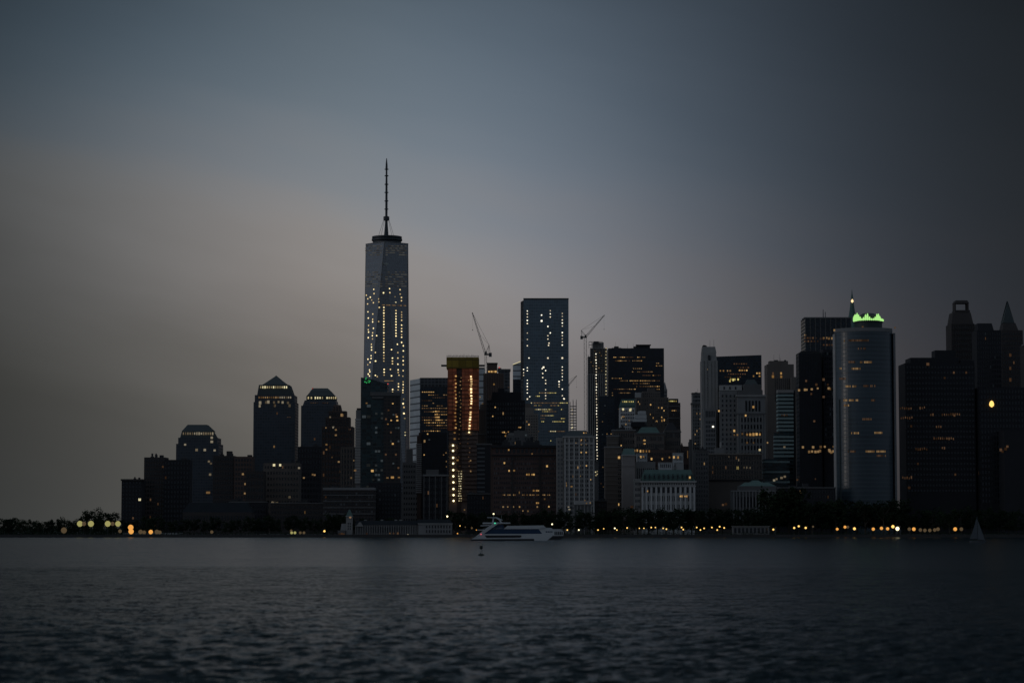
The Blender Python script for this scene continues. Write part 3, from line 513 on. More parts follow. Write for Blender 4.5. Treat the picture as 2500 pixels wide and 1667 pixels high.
def crane(label, Y, mast, base_y, top_y, pivot, tip, peak, cw, w_=1.6, cabn=True):
    b = Bld('tower_crane', label, mast, Y, 'crane'); m = b.mb(); x = P(mast, top_y, Y).x; z0 = P(mast, base_y, Y).z; z1 = P(mast, top_y, Y).z; r = w_/2
    for sx in (-r, r):
        for sy in (-r, r): m.bar((x+sx, Y+sy, z0), (x+sx, Y+sy, z1), .24)
    n = max(3, int((z1-z0)/2.6))
    for i in range(n):
        a, c = z0+(z1-z0)*i/n, z0+(z1-z0)*(i+1)/n; s_ = r if i % 2 else -r
        m.bar((x-s_, Y-r, a), (x+s_, Y-r, c), .09); m.bar((x-r, Y-s_, a), (x-r, Y+s_, c), .09); m.bar((x-r, Y-r, a), (x+r, Y-r, a), .09)
    m.build('mast', M['crane_paint'], b.root)
    p, q, k, cwt = (P(v[0], v[1], Y) for v in (pivot, tip, peak, cw)); m = b.mb()
    up = Vector((0, 0, 1)); d = (q-p).normalized(); nrm = d.cross(Vector((0, 1, 0))).normalized(); L_ = (q-p).length; n = int(L_/2.2)
    for f0 in (-1, 1):
        for s_ in (-.6, .6): m.bar(p+nrm*f0*.9+Vector((0, s_, 0)), q+nrm*f0*.3+Vector((0, s_*.4, 0)), .26)
    for i in range(n):
        f0, f1 = i/n, (i+1)/n; s_ = 1 if i % 2 else -1; h0, h1 = .9-.5*f0, .9-.5*f1
        for yy in (-.6, .6): m.bar(p+d*L_*f0+nrm*h0*s_+Vector((0, yy*(1-.6*f0), 0)), p+d*L_*f1-nrm*h1*s_+Vector((0, yy*(1-.6*f1), 0)), .15)
    m.build('jib', M['crane_paint'], b.root)
    m = b.mb(); m.bar(p, k, .3); m.bar(cwt, k, .3); m.bar((p+cwt)/2, k, .2); m.build('a_frame', M['crane_paint'], b.root)
    m = b.mb(); m.bar(k, q, .14); m.bar(k, (p+q)/2, .10); m.build('stay_cable', M['steel'], b.root)
    m = b.mb(); m.box(min(p.x, cwt.x)-1.2, max(p.x, cwt.x)+.8, Y-1.4, Y+1.4, z1-.4, z1+1.0); m.build('slewing_deck', M['crane_paint'], b.root)
    m = b.mb(); m.box(cwt.x-1.5, cwt.x+1.5, Y-1.2, Y+1.2, z1-2.0, z1+2.0); m.build('counterweight', M['steel'], b.root)
    if cabn:
        m = b.mb(); m.box(x-1.0, x+1.2, Y-2.6, Y-1.2, z1+.6, z1+3.2); m.build('cab', M['crane_paint'], b.root)
    hb = p.lerp(q, .97); m = b.mb(); m.bar(hb, hb-Vector((0, 0, 16)), .06); m.box(hb.x-.35, hb.x+.35, Y-.35, Y+.35, hb.z-17, hb.z-16); m.build('hook_line', M['steel'], b.root)
    return b.done()
crane('luffing crane rising steeply beside the orange netted construction tower', 2440, 1186, 1225, 866, (1185, 864), (1153, 763), (1194, 842), (1197, 865), 1.9)
crane('luffing crane on a tall thin mast left of the concrete frame tower', 2900, 1429, 1240, 824, (1431, 821), (1476, 769), (1419, 806), (1420, 824), 3.0)
crane('small distant crane boom poking out right of the plain blue glass tower', 3500, 1388, 1100, 941, (1389, 939), (1408, 917), (1385, 930), (1383, 941), 1.8, False)

# ------------------------------------------------------------------ between the orange tower and the blue slab
Y = 2750; b = Bld('brown_tower', 'brown tower with a lit band under its top, beside the crane', 1205, Y)
t = b.tier('wall', 1180, 1230, 911, None, M['brown_brick']); t2 = b.tier('upper_wall', 1189, 1214, 887, 911, M['brown_brick'], Y=Y+3, d=20); b.win(t, 8, 24, zbot=150, lit=.02, lits=('dull',), fw=.35, fh=.4); b.spots([(1194, 907), (1200, 907), (1205, 907), (1210, 907)], 'amber', 2.6, 2.6, Y=Y+2.8); b.spots([(1206, 938)], 'amber', 1.8, 2.2); b.trim(t2, t2['z1'], 1.5, .5, M['dark_brick']); b.done()
Y = 3000; b = Bld('glass_apartments', 'pale framed glass building half hidden behind the brown tower', 1230, Y)
t = b.tier('shaft', 1216, 1245, 903, None, M['grey_grid']); b.trim(t, t['z1'], 2.5, .8, M['dim_stone'], 'roof_frame'); b.win(t, 6, 18, zbot=160, fw=.7, fh=.4, lit=.12, lits=('cool', 'cool', 'dull'), dark=None); b.spots([(1219, 897)], 'red', 2, 2); b.tier('plant_room', 1215, 1224, 898, 903, M['dim_stone'], d=12); b.done()
Y = 3020; b = Bld('glass_block', 'sliver of blue grey glass block between the orange tower and brown tower', 1175, Y)
t = b.tier('shaft', 1165, 1184, 901, None, M['pale_stripe']); b.tier('roof_deck', 1166, 1183, 897, 901, M['dim_stone'], d=14); b.spots([(1172, 969), (1178, 985), (1174, 1000)], 'ochre', 2, 1.5); b.done()
Y = 3450; b = Bld('slant_roof_tower', 'pale glass tower with a bright slanted roof edge beside the blue slab', 1262, Y, 'skyscraper')
a, c = P(1252, 890, Y), P(1285, 877, Y); m = b.mb(); m.xz([(a.x, 1.5), (c.x, 1.5), (c.x, c.z), (a.x, a.z)], Y, Y+30); m.build('shaft', M['pale_stripe'], b.root)
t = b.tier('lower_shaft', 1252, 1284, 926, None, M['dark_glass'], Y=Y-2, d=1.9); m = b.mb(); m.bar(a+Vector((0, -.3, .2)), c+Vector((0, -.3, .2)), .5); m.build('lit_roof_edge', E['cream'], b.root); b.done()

# ------------------------------------------------------------------ plain blue slab
Y = 3200; b = Bld('blue_glass_slab', 'tall plain blue glass slab tower with vertical strings of white lights', 1330, Y, 'skyscraper')
zt = P(1278, 729, Y).z; c, e = P(1278, 729, Y), P(1388, 727, Y); a = P(1271, 731, Y+28)
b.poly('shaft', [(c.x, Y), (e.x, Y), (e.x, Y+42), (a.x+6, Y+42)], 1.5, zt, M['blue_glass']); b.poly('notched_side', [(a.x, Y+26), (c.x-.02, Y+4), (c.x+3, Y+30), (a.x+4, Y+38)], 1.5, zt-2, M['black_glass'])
m = b.mb(); m.box(c.x-.2, e.x+.2, Y-.4, Y+1, zt-1.2, zt+.6); m.build('parapet', M['slate'], b.root)
k = lambda x, y: (1240+x/2.53, 700+y/2.53)
pts = [(120, y) for y in (150,168,187,208,227,286,325,364,500,518,577,597,615,634,655)]+[(336, y) for y in (165,183,205,224,243,283,302,321,340,360,438,495,515,535,555,575,632,672)]
pts += [(262, y) for y in (148,167,187,285)]+[(247, y) for y in (245,302,323,440)]+[(208,175),(208,211),(254,348),(251,362),(212,505),(220,497),(233,517),(215,535),(215,560)]+[(233, y) for y in (577,597,635,655,672,690)]+[(130,440),(97,510),(97,530),(97,547),(135,678),(120,693),(345,690),(316,585),(316,602),(316,617)]
b.spots([k(*p) for p in pts], 'white', 1.5, 1.5); b.spots([k(*p) for p in ((208,211),(247,440),(220,497),(120,693),(348,692),(336,440))], 'white', 2.3, 2.3)
b.spots([k(x, y) for x in (88, 100) for y in (157,170,205,235,292,330,575,600,620,650)][:12], 'cool', 1.4, 1.4, Y=Y+1)
b.rows([(700+y/2.53, 1240+x0/2.53, 1240+x1/2.53) for y, x0, x1 in ((655,190,300),(675,150,350),(717,140,370),(717,140,370),(733,150,300),(733,200,345),(757,165,345),(795,200,325),(813,200,355),(832,205,350),(770,200,330),(892,185,225),(892,250,355),(950,260,300))], ['yellow', 'cream', 'ochre', 'yellow', 'ochre'], .7, 1.5, 1.2, 2.0)
b.done()
Y = 2850; b = Bld('scaffold_frame', 'narrow open steel frame building right of the blue slab', 1399, Y)
X0, X1 = P(1392, 977, Y).x, P(1407, 977, Y).x; z1 = P(1399, 977, Y).z; m = b.mb()
for x in (X0, (X0+X1)/2, X1):
    for y in (Y, Y+9): m.bar((x, y, 1.5), (x, y, z1+rng.uniform(-2, 2)), .4)
m.build('column', M['steel'], b.root)
for i in range(44):
    z = 8+(z1-12)*i/44
    if z > 90: m = b.mb(); m.box(X0-.5, X1+.5, Y-.5, Y+9, z, z+.7); m.build('floor_slab', M['concrete'], b.root)
b.spots([(1399+rng.uniform(-5, 2), y) for y in (1000, 1010, 1025, 1028, 1036, 1043, 1045)], 'cream', 1.3, 1.3); b.done()

# ------------------------------------------------------------------ concrete frame tower, wide dark block
Y = 3000; b = Bld('concrete_tower', 'unfinished concrete tower with open top floors and strings of work lights', 1458, Y, 'skyscraper')
t = b.tier('clad_shaft', 1434, 1482, 913, None, M['dim_stone'], d=28); t2 = b.tier('concrete_core', 1446, 1474, 836, 913, M['concrete'], Y=Y+8, d=10)
for i, y in enumerate(np.linspace(850, 911, 13)):
    x0, x1 = (1440, 1482) if y < 866 else (1434, 1482); b.tier('floor_slab', x0, x1, y, y+1.9, M['concrete'], Y=Y, d=26)
m = b.mb()
for px in (1436, 1442, 1449, 1456, 1463, 1470, 1476, 1481):
    p = P(px, 848 if px > 1440 else 866, Y+1); m.bar((p.x, Y+1, P(px, 915, Y).z), (p.x, Y+1, p.z), .45)
m.build('column', M['concrete'], b.root)
m = b.mb(); p, q = P(1438, 834, Y), P(1471, 834, Y); z = P(1438, 850, Y).z
for x in np.linspace(p.x, q.x, 6): m.bar((x, Y+2, z), (x, Y+2, p.z), .3)
for zz in (p.z, p.z-4): m.bar((p.x, Y+2, zz), (q.x, Y+2, zz), .4)
m.build('climbing_frame', M['steel'], b.root); b.tier('hoist_house', 1449, 1462, 833, 838, M['steel'], Y=Y+4, d=8)
b.piers(t, 9, 1.0, .9, M['lime_stone'], z0=90); b.win(t, 9, 42, zbot=90, fw=.45, fh=.5, lit=0)
b.spots([(1455+rng.uniform(-.5, .5)+(y-864)*.012, y) for y in np.arange(864, 1125, 7.3)], 'white', 1.2, 1.3, Y=Y-1.2); b.spots([(1479.5+rng.uniform(-.6, .6), y) for y in np.arange(850, 966, 8)], 'cream', 1.4, 1.4, Y=Y-1.2)
b.spots([(1440+rng.uniform(0, 36), y) for y in (857, 861, 868, 872, 880, 884, 893, 898, 905)], 'ochre', 1.4, 1.2); b.spots([(1454, 1152), (1458, 1150), (1458, 1157), (1455, 1160)], 'cream', 1.6, 1.6); b.done()
Y = 2900; b = Bld('navy_block', 'dark navy slab wedged below the concrete frame tower', 1472, Y)
t = b.tier('shaft', 1460, 1500, 967, None, M['dark_glass'], d=20); b.rows([(990, 1468, 1480), (1010, 1465, 1478), (1060, 1466, 1476), (1180, 1465, 1470)], ['cool', 'dull'], .6); b.spots([(1471, 1029), (1482, 1059), (1492, 1059), (1472, 1140), (1473, 1188)], 'ochre', 1.5, 1.5); b.done()
Y = 3150; b = Bld('wide_dark_tower', 'wide black office tower with many orange lit floors', 1550, Y, 'skyscraper')
t = b.tier('shaft', 1482, 1621, 850, None, M['black_glass'], d=40); t2 = b.tier('penthouse', 1553, 1587, 842, 850, M['black_stone'], Y=Y+8, d=20); b.trim(t2, t2['z1'], 1, 1.2, M['black_stone'], 'penthouse_roof'); b.clutter(t, 5, 2.5, seed=21, antenna=3)
ry = [(435,650,850),(457,660,830),(472,630,680),(472,700,740),(472,850,935),(488,850,955),(505,770,830),(525,765,960),(525,830,900),(547,690,750),(547,830,945),(565,640,760),(580,690,940),(580,750,870),(597,770,900),(597,830,870),(615,640,665),(615,790,940),(632,640,790),(632,905,940),(655,640,790),(670,640,700),(730,620,680),(755,650,690)]
b.rows([(700+y/2.53, 1240+a/2.53, 1240+c/2.53) for y, a, c in ry], ['amber', 'ochre', 'dull', 'ochre'], .6, 1.8, 1.15, 2.2); b.done()
Y = 3400; b = Bld('stone_spire', 'slim pale stone spire just right of the wide black tower', 1624, Y, 'tower')
t = b.tier('shaft', 1617, 1629, 950, None, M['grey_stone'], d=8); b.tier('spire_roof', 1618, 1628, 932, 950, M['grey_stone'], d=8, inset=(2.4, 2.4, 3.6)); b.win(t, 2, 20, zbot=100, lit=0); b.done()

# ------------------------------------------------------------------ front blocks of the middle
Y = 2480; b = Bld('black_block', 'big black block with a tan pilastered side, behind the red brick block', 1230, Y)
t = b.tier('wall', 1187, 1282, 977, None, M['black_stone'], d=40); t2 = b.tier('penthouse', 1202, 1272, 957, 977, M['black_stone'], Y=Y+6, d=26); t3 = b.tier('upper_penthouse', 1216, 1232, 948, 957, M['black_stone'], Y=Y+8, d=14)
ts = b.tier('tan_side', 1164, 1187, 1000, None, M['mud_stone'], Y=Y+6, d=24); b.piers(ts, 7, .8, .6, M['tan_stone'], z0=P(1170, 1059, Y).z); b.trim(ts, ts['z1'], 2.4, .6, M['grey_stone']); b.trim(ts, P(1170, 1059, Y).z, 1.2, .8, M['grey_stone'])
b.tier('side_penthouse', 1172, 1188, 987, 1000, M['tan_stone'], Y=Y+9, d=12); b.win(t, 15, 14, zbot=70, lit=.015, lits=('ochre', 'dull'), dimp=.08)
b.spots([(1209, 994), (1203, 1016), (1267, 1043), (1271, 1043), (1227, 1055), (1231, 1055), (1235, 1057), (1241, 1054), (1234, 1064)], 'amber', 1.4, 1.6); b.clutter(t, 3, 5, seed=31, antenna=1); b.done()
Y = 2330; b = Bld('striped_stone_block', 'tall narrow block with pale stripes left of the red brick block', 1176, Y)
t = b.tier('wall', 1164, 1200, 1084, None, M['black_stone'], d=26); b.face((t['X0']+.3, Y), (t['X0']+8, Y), 20, t['z1']-2, 1, 16, .95, .35, 0, dark='dim_window'); b.trim(t, t['z1'], 1.5, .6, M['dim_stone']); b.done()
Y = 2620; b = Bld('tan_stepped_tower', 'tan stepped tower between the black block and the blue slab', 1298, Y)
t = b.tier('wall', 1270, 1314, 1009, None, M['tan_stone'], d=20); t2 = b.tier('upper_wall', 1276, 1303, 995, 1009, M['tan_stone'], Y=Y+3, d=14); t3 = b.tier('top', 1280, 1296, 985, 995, M['mud_stone'], Y=Y+5, d=10); b.win(t, 7, 14, zbot=90, lit=.03, fw=.35, fh=.4, lits=('dull', 'ochre')); b.spots([(1286, 1029), (1291.5, 1036)], 'amber', 1.6, 1.6); b.done()
Y = 2400; b = Bld('grey_roof_cluster', 'grey stepped rooftop building peeking over the red brick block', 1265, Y)
t = b.tier('wall', 1236, 1300, 1062, None, M['dim_stone'], d=20); t2 = b.tier('upper_wall', 1255, 1290, 1051, 1062, M['dim_stone'], Y=Y+3, d=14); b.win(t, 10, 3, zbot=t['z1']-14, lit=.06, lits=('ochre',), dimp=.3); b.clutter(t, 4, 4, 'grey_stone', seed=33); b.spots([(1284, 1062)], 'cool', 2, 2); b.tier('chimney', 1296, 1302, 1066, 1080, M['black_stone'], Y=Y-3, d=4); b.done()
Y = 2220; b = Bld('red_brick_block', 'wide dark red brick block with rows of lit windows behind the ferry', 1280, Y)
t = b.tier('wall', 1203, 1358, 1090, None, M['red_brick'], d=34); b.trim(t, t['z1'], 2.2, 1.5, M['black_stone']); b.trim(t, P(1280, 1111, Y).z, 1.2, 1.0, M['black_stone'], 'string_course')
t2 = b.tier('west_wing', 1198, 1214, 1086, None, M['brown_brick'], Y=Y+2, d=20); za, zb = P(1280, 1110, Y).z, P(1280, 1092, Y).z
b.face((t['X0']+2, Y), (t['X1']-2, Y), za+1, zb-.5, 14, 1, .55, .7, .08, ('dull',), 'window_glass'); b.win(t, 30, 13, ztop=za-1.5, zbot=16, fw=.42, fh=.46, lit=.015, lits=('dull', 'ochre'), dimp=.22)
for x0 in (1250, 1317): tt = b.tier('brick_pier', x0, x0+1.6, 1113, None, M['dark_brick'], Y=Y-.8, d=.7)
kk = lambda x, y: (1160+x/3.92, 860+y/3.92)
b.spots([kk(*p) for p in ((495,1168),(515,1168),(545,1168),(562,1168),(560,1322),(592,1322),(612,1322),(590,1440),(610,1440),(325,1132),(375,1130),(280,1058),(688,1088),(425,1477),(705,1475),(322,933))], 'amber', 1.6, 2.0); b.spots([kk(x, 1363) for x in (270,282,315,332,365,382,455,470,498,528,548,562,592,610,650,664,695,712)], 'ochre', 1.3, 1.3); b.spots([kk(*p) for p in ((268,1477),(365,1477),(665,1402),(505,1518),(457,1515),(312,1477),(595,1477),(545,970),(362,1130),(578,1322))], 'ochre', 1.4, 1.6); b.clutter(t, 5, 5, seed=35, antenna=2); b.done()
Y = 2190; b = Bld('white_grid_block', 'pale stone block with a tidy window grid and dark hipped roof', 1405, Y)
t = b.tier('wall', 1376, 1451, 1066, None, M['lime_stone'], d=22); tl = b.tier('west_wing', 1358, 1376, 1068, None, M['lime_stone'], Y=Y+4, d=16)
tr = b.tier('roof', 1374, 1450, 1050, 1066, M['slate'], d=22, inset=(6, 7, 6)); b.trim(t, t['z1'], 1.2, 1, M['pale_stone'])
for yy in (1083, 1122): b.trim(t, P(1400, yy, Y).z, 1.0, .7, M['pale_stone'], 'string_course')
b.piers(t, 6, 1.6, .5, M['pale_stone'], z0=16); n = 12; b.win(t, 12, 17, zbot=20, fw=.62, fh=.55, lit=.05, lits=('ochre', 'dull', 'cream_dim')); b.face((tl['X0']+.4, tl['Y']), (tl['X1']-.3, tl['Y']), 20, tl['z1']-2, 2, 17, .5, .5, 0, dark='dim_window')
b.spots([kk(*p) for p in ((950,842),(965,870),(1015,838),(1050,838),(1015,878),(1048,876),(1062,876),(1015,957),(1048,957),(1062,957),(1002,1084),(1065,1084),(1004,1183),(1105,1216),(912,1282),(925,1282),(868,1248),(1040,770),(1062,770))], 'amber', 1.1, 1.2); b.done()
Y = 2162; b = Bld('park_pavilion', 'small pale pavilion with a flat roof below the gridded stone block', 1420, Y, 'pavilion')
t = b.tier('wall', 1400, 1444, 1232, None, M['dim_stone'], d=8); b.tier('roof', 1402, 1443, 1222, 1231, M['pale_stone'], Y=Y-1, d=10); b.spots([(1388, 1237), (1390, 1243)], 'cream_dim', 2, 1.4); b.spots([(1432, 1228), (1441, 1227), (1428, 1221)], 'ochre', 1.2, 1.2, Y=Y-1.3); b.piers(t, 5, .5, .4, M['pale_stone']); b.done()

k3 = lambda x, y: (1450+x/4.3556, 900+y/4.3556)
Y = 2750; b = Bld('mansard_block', 'white faced block with a green mansard and a lit row under it', 1530, Y)
t = b.tier('wall', 1511, 1550, 995, None, M['white_stone'], d=24); b.tier('mansard_roof', 1511, 1551, 974, 990, M['copper'], d=24, inset=(2.5, .5, 3)); t2 = b.tier('attic', 1511, 1550, 990, 995, M['copper'], d=24)
b.rows([(980.3, 1518, 1548)], ['yellow'], 1, 1.4, 1.6, 2.0, Y=Y-.6+.9); b.win(t, 8, 6, zbot=t['z1']-26, fw=.45, lit=.08, lits=('cream_dim', 'ochre')); b.spots([k3(*p) for p in ((310,432),(392,432),(385,440))], 'cream', 2.4, 3.2); b.spots([k3(*p) for p in ((305,510),(320,510),(375,550),(340,590))], 'ochre', 1.6, 1.8); b.done()
Y = 2800; b = Bld('brown_setback_block', 'bulky brown building with setbacks in front of the wide black tower', 1590, Y)
t = b.tier('wall', 1550, 1632, 970, None, M['mud_stone'], d=30); t2 = b.tier('setback', 1566, 1612, 955, 970, M['mud_stone'], Y=Y+4, d=20); t3 = b.tier('upper_setback', 1580, 1600, 947, 955, M['mud_stone'], Y=Y+6, d=14); b.tier('white_bulkhead', 1550, 1565, 958, 970, M['pale_stone'], Y=Y+1, d=10)
b.piers(t, 12, .8, .5, M['mud_stone']); b.win(t, 16, 8, zbot=t['z1']-34, fw=.35, fh=.45, lit=.05, lits=('dull', 'ochre'), dimp=.3); b.win(t2, 9, 2, lit=.03, fw=.35, fh=.45, lits=('dull',))
b.spots([k3(*p) for p in ((475,352),(603,382),(688,414),(722,416),(745,445),(598,485),(720,516),(628,522),(722,555),(748,550),(668,555),(748,540),(723,545))], 'amber', 1.5, 1.9); b.done()
Y = 2720; b = Bld('lit_top_block', 'dark block right of the brown setbacks with a lit row at its top', 1645, Y)
t = b.tier('wall', 1629, 1661, 983, None, M['dark_brick'], d=24); t2 = b.tier('attic', 1631, 1656, 973, 983, M['slate'], Y=Y+1, d=20); b.rows([(979, 1632, 1653)], ['yellow'], 1, 1.4, 1.6, 1.9, Y=Y+.7); b.rows([(1002, 1639, 1652)], ['amber'], 1, 1.6, 1.4, 1.8); b.win(t, 6, 12, zbot=90, fw=.4, lit=.04, lits=('ochre', 'dull'), dimp=.3); b.bands(t, 3, 1.2, .6, M['dim_stone'], z0=t['z1']-40, z1=t['z1'], part='string_course'); b.spots([(1657, 1052)], 'amber', 2, 2); b.done()
Y = 2500; b = Bld('white_stepped_block', 'white stepped terraces above a black roof box', 1563, Y)
t = b.tier('base', 1541, 1580, 1029, None, M['dim_stone'], d=26)
for x0, x1, y0, y1 in ((1546, 1579, 1022, 1029), (1549, 1578.5, 1012, 1021), (1557, 1577, 1003, 1011)): b.tier('terrace', x0, x1, y0, y1, M['white_stone'], Y=Y+3+(1029-y0)*.2, d=14)
b.tier('roof_box', 1540, 1574, 1030, 1042, M['black_stone'], Y=Y-5, d=4.8); b.win(t, 8, 4, zbot=t['z1']-22, lit=.05, lits=('ochre',)); b.done()
Y = 2440; b = Bld('cornice_block', 'grey brown block with pale cornice and a striped left wall', 1500, Y)
t = b.tier('wall', 1494, 1550, 1050, None, M['mud_stone'], d=26); t2 = b.tier('west_wall', 1481, 1510, 1064, None, M['mud_stone'], Y=Y-6, d=22); b.trim(t, t['z1'], 1.4, .9, M['grey_stone']); b.trim(t2, t2['z1'], 1.4, .8, M['grey_stone']); b.bands(t2, 7, .8, .4, M['tan_stone'], z0=60, z1=t2['z1'], part='string_course'); b.win(t, 9, 8, zbot=50, fw=.4, lit=.03, lits=('ochre', 'dull')); b.clutter(t, 3, 4, seed=41); b.spots([k3(290, 815), k3(288, 868)], 'amber', 1.4, 1.8); b.done()
Y = 2300; b = Bld('striped_side_block', 'brown block with thin pale floor lines left of the pale blank wall', 1495, Y)
t = b.tier('wall', 1475, 1518, 1091, None, M['mud_stone'], d=26); b.bands(t, 17, .55, .35, M['tan_stone'], z0=12, z1=t['z1'], part='string_course'); b.face((t['X1']-4, Y), (t['X1']-.3, Y), 12, t['z1']-4, 2, 17, .5, .55, .18, ('ochre', 'dull', 'amber')); b.spots([k3(267, 943)], 'amber', 2, 2.4, Y=Y-.3); b.trim(t, t['z1'], 1.2, .7, M['grey_stone']); b.done()
Y = 2400; b = Bld('green_ridge_block', 'brown block with a thin green roof ridge and four lit windows', 1585, Y)
t = b.tier('wall', 1549, 1622, 1058, None, M['mud_stone'], d=26); t2 = b.tier('roof', 1553, 1612, 1042, 1058, M['copper'], Y=Y+2, d=16, inset=(5, 4, 4)); b.trim(t, t['z1'], 1.3, .8, M['dim_stone']); b.win(t, 14, 9, zbot=36, fw=.4, lit=.04, lits=('ochre', 'dull'), dimp=.2); b.spots([k3(*p) for p in ((530,760),(543,760),(530,797),(543,797))], 'amber', 1.3, 1.7); b.done()
Y = 2420; b = Bld('dark_roofed_block', 'brown block with a black hipped roof near the sky gap', 1640, Y)
t = b.tier('wall', 1619, 1662, 1050, None, M['mud_stone'], d=26); t2 = b.tier('roof', 1620, 1655, 1031, 1050, M['black_stone'], Y=Y+1, d=22, inset=(4, 5, 5)); b.trim(t, P(1640, 1054, Y).z, 1, .6, M['dim_stone']); b.win(t, 8, 9, zbot=36, fw=.45, fh=.55, lit=.03, lits=('dull', 'ochre'), dimp=.15)
t = b.tier('east_wing', 1660, 1682, 1089, None, M['brown_brick'], d=20); b.tier('gable', 1661, 1668, 1080, 1089, M['brown_brick'], d=8, inset=(1.2, 1.2, 2)); b.win(t, 4, 6, lit=.05, lits=('ochre',)); b.done()
Y = 2230; b = Bld('blank_wall_block', 'pale blank walled slab with a green copper roof', 1532, Y)
t = b.tier('wall', 1517, 1550, 1111, None, M['pink_stone'], d=30); b.tier('copper_roof', 1516, 1551, 1094, 1110, M['copper'], d=28, inset=(2, .5, 5)); b.trim(t, t['z1'], 1.2, .7, M['pale_stone']); b.trim(t, P(1530, 1137, Y).z, .7, .4, M['pink_stone'], 'string_course'); b.spots([(1543, 1237)], 'dull', 4, 3); b.done()
Y = 2290; b = Bld('warm_window_block', 'dark brick block with a line of warm windows above white annexes', 1590, Y)
t = b.tier('wall', 1546, 1650, 1098, None, M['brown_brick'], d=20); b.win(t, 22, 4, zbot=t['z1']-22, fw=.4, lit=.05, lits=('ochre', 'dull')); b.spots([k3(*p) for p in ((432,870),(461,868),(495,875),(525,875),(558,876),(588,876))], 'amber', 1.6, 2.6); b.spots([k3(*p) for p in ((613,958),(726,958),(803,942))], 'amber', 1.8, 2.4); b.clutter(t, 4, 3, seed=44); b.done()
Y = 2260; b = Bld('white_annex', 'small white annex with two lit windows above the columned block', 1569, Y)
t = b.tier('wall', 1553, 1580, 1107, None, M['white_stone'], d=14); b.win(t, 5, 4, zbot=t['z1']-20, lit=.02, fw=.4); b.spots([k3(497, 937), k3(528, 936)], 'amber', 1.8, 2.6); b.trim(t, t['z1'], .8, .4, M['pale_stone']); t = b.tier('lower_wing', 1551, 1600, 1127, None, M['lime_stone'], Y=Y-4, d=10); b.win(t, 9, 3, lit=.02, fw=.4); b.done()
Y = 2265; b = Bld('white_corner_annex', 'white corner annex with tall lit windows beside the sky gap', 1655, Y)
t = b.tier('wall', 1642, 1668, 1106, None, M['white_stone'], d=14); b.win(t, 6, 3, zbot=t['z1']-20, lit=.02, fw=.45, fh=.7); b.spots([k3(851, 940), k3(894, 942)], 'amber', 1.8, 2.6); b.trim(t, t['z1'], .8, .4, M['pale_stone']); t = b.tier('lower_wing', 1650, 1669, 1130, None, M['pale_stone'], Y=Y-5, d=8); b.win(t, 3, 2, lit=0, fw=.3); b.done()
Y = 2255; b = Bld('white_penthouse', 'low white rooftop house with a row of dark windows', 1623, Y)
t = b.tier('wall', 1606, 1641, 1129, None, M['white_stone'], d=9); b.face((t['X0']+1.5, Y), (t['X1']-1, Y), t['z1']-5, t['z1']-1, 6, 1, .45, .8, 0); b.trim(t, t['z1'], .6, .3, M['pale_stone']); b.done()
Y = 2190; b = Bld('columned_block', 'pale stone block with a green dormered mansard and tall columns', 1630, Y)
t = b.tier('wall', 1562, 1697, 1176, None, M['pale_stone'], d=30); tl = b.tier('west_wing', 1546, 1564, 1168, None, M['lime_stone'], Y=Y+4, d=20)
tm = b.tier('mansard_roof', 1563, 1697, 1146, 1174, M['copper'], d=28, inset=(3, 3.5, 5)); b.trim(t, t['z1']+.2, 1.3, 1.3, M['pale_stone']); b.trim(t, P(1630, 1186, Y).z, .9, .8, M['pale_stone'], 'string_course')
for i in range(11):
    x = t['X0']+3+(t['X1']-t['X0']-6)*i/10; z = P(1630, 1171, Y).z; m = b.mb(); m.xz([(x-1.0, z), (x+1.0, z), (x+1.0, z+4.6), (x, z+6), (x-1.0, z+4.6)], Y-.2, Y+5); dm = m.build('dormer', M['copper'], b.root)
    m = b.mb(); m.box(x-.6, x+.6, Y-.3, Y-.18, z+1, z+4.2); m.build('dormer_window', M['window_glass'], dm)
b.piers(t, 11, 1.7, .7, M['white_stone'], z0=2, z1=P(1630, 1188, Y).z); b.face((t['X0']+.6, Y), (t['X1']-.6, Y), P(1630, 1204, Y).z, P(1630, 1188, Y).z, 11, 1, .5, .85, 0); b.face((t['X0']+.6, Y), (t['X1']-.6, Y), 15, P(1630, 1206, Y).z, 22, 3, .42, .6, .02, ('ochre',)); b.face((t['X0']+.6, Y), (t['X1']-.6, Y), P(1630, 1184, Y).z, P(1630, 1178, Y).z, 22, 1, .35, .8, 0)
b.spots([k3(*p) for p in ((570,1300),(920,1354),(935,1354),(968,1354),(985,1354),(1020,1155))], 'amber', 1.5, 2.0, Y=Y-.5); b.face((tl['X0']+.4, tl['Y']), (tl['X1']-.4, tl['Y']), 14, tl['z1']-2, 4, 7, .4, .5, 0); b.done()

# ------------------------------------------------------------------ right of the sky gap
k6 = lambda x, y: (1660+x/3.0147, 800+y/3.0147)
k5 = lambda x, y: (1700+x/6.031, 830+y/6.031)
Y = 2700; b = Bld('ornate_tower', 'slim ornate grey tower at the right edge of the sky gap', 1700, Y)
t = b.tier('wall', 1687, 1716, 985, None, M['grey_stone'], d=20); t2 = b.tier('upper_wall', 1688, 1714, 960, 983, M['grey_stone'], Y=Y+1, d=18); b.trim(t, t['z1'], 1.8, 1.2, M['dim_stone']); b.trim(t2, t2['z1'], 1.4, .8, M['dim_stone']); b.clutter(t2, 2, 2.5, seed=51, antenna=3); b.win(t, 6, 22, zbot=60, fw=.45, lit=.03, lits=('ochre',)); b.win(t2, 6, 2, lit=0); b.piers(t, 6, .6, .4, M['lime_stone'])
b.spots([k6(145, 740), k6(113, 785), k6(150, 672), k6(113, 853), k6(150, 632)], 'ochre', 1.5, 1.9); t = b.tier('west_wing', 1680, 1690, 1078, None, M['dim_stone'], Y=Y-20, d=18); b.tier('west_cap', 1682, 1690, 1072, 1078, M['dim_stone'], Y=Y-18, d=10); b.done()
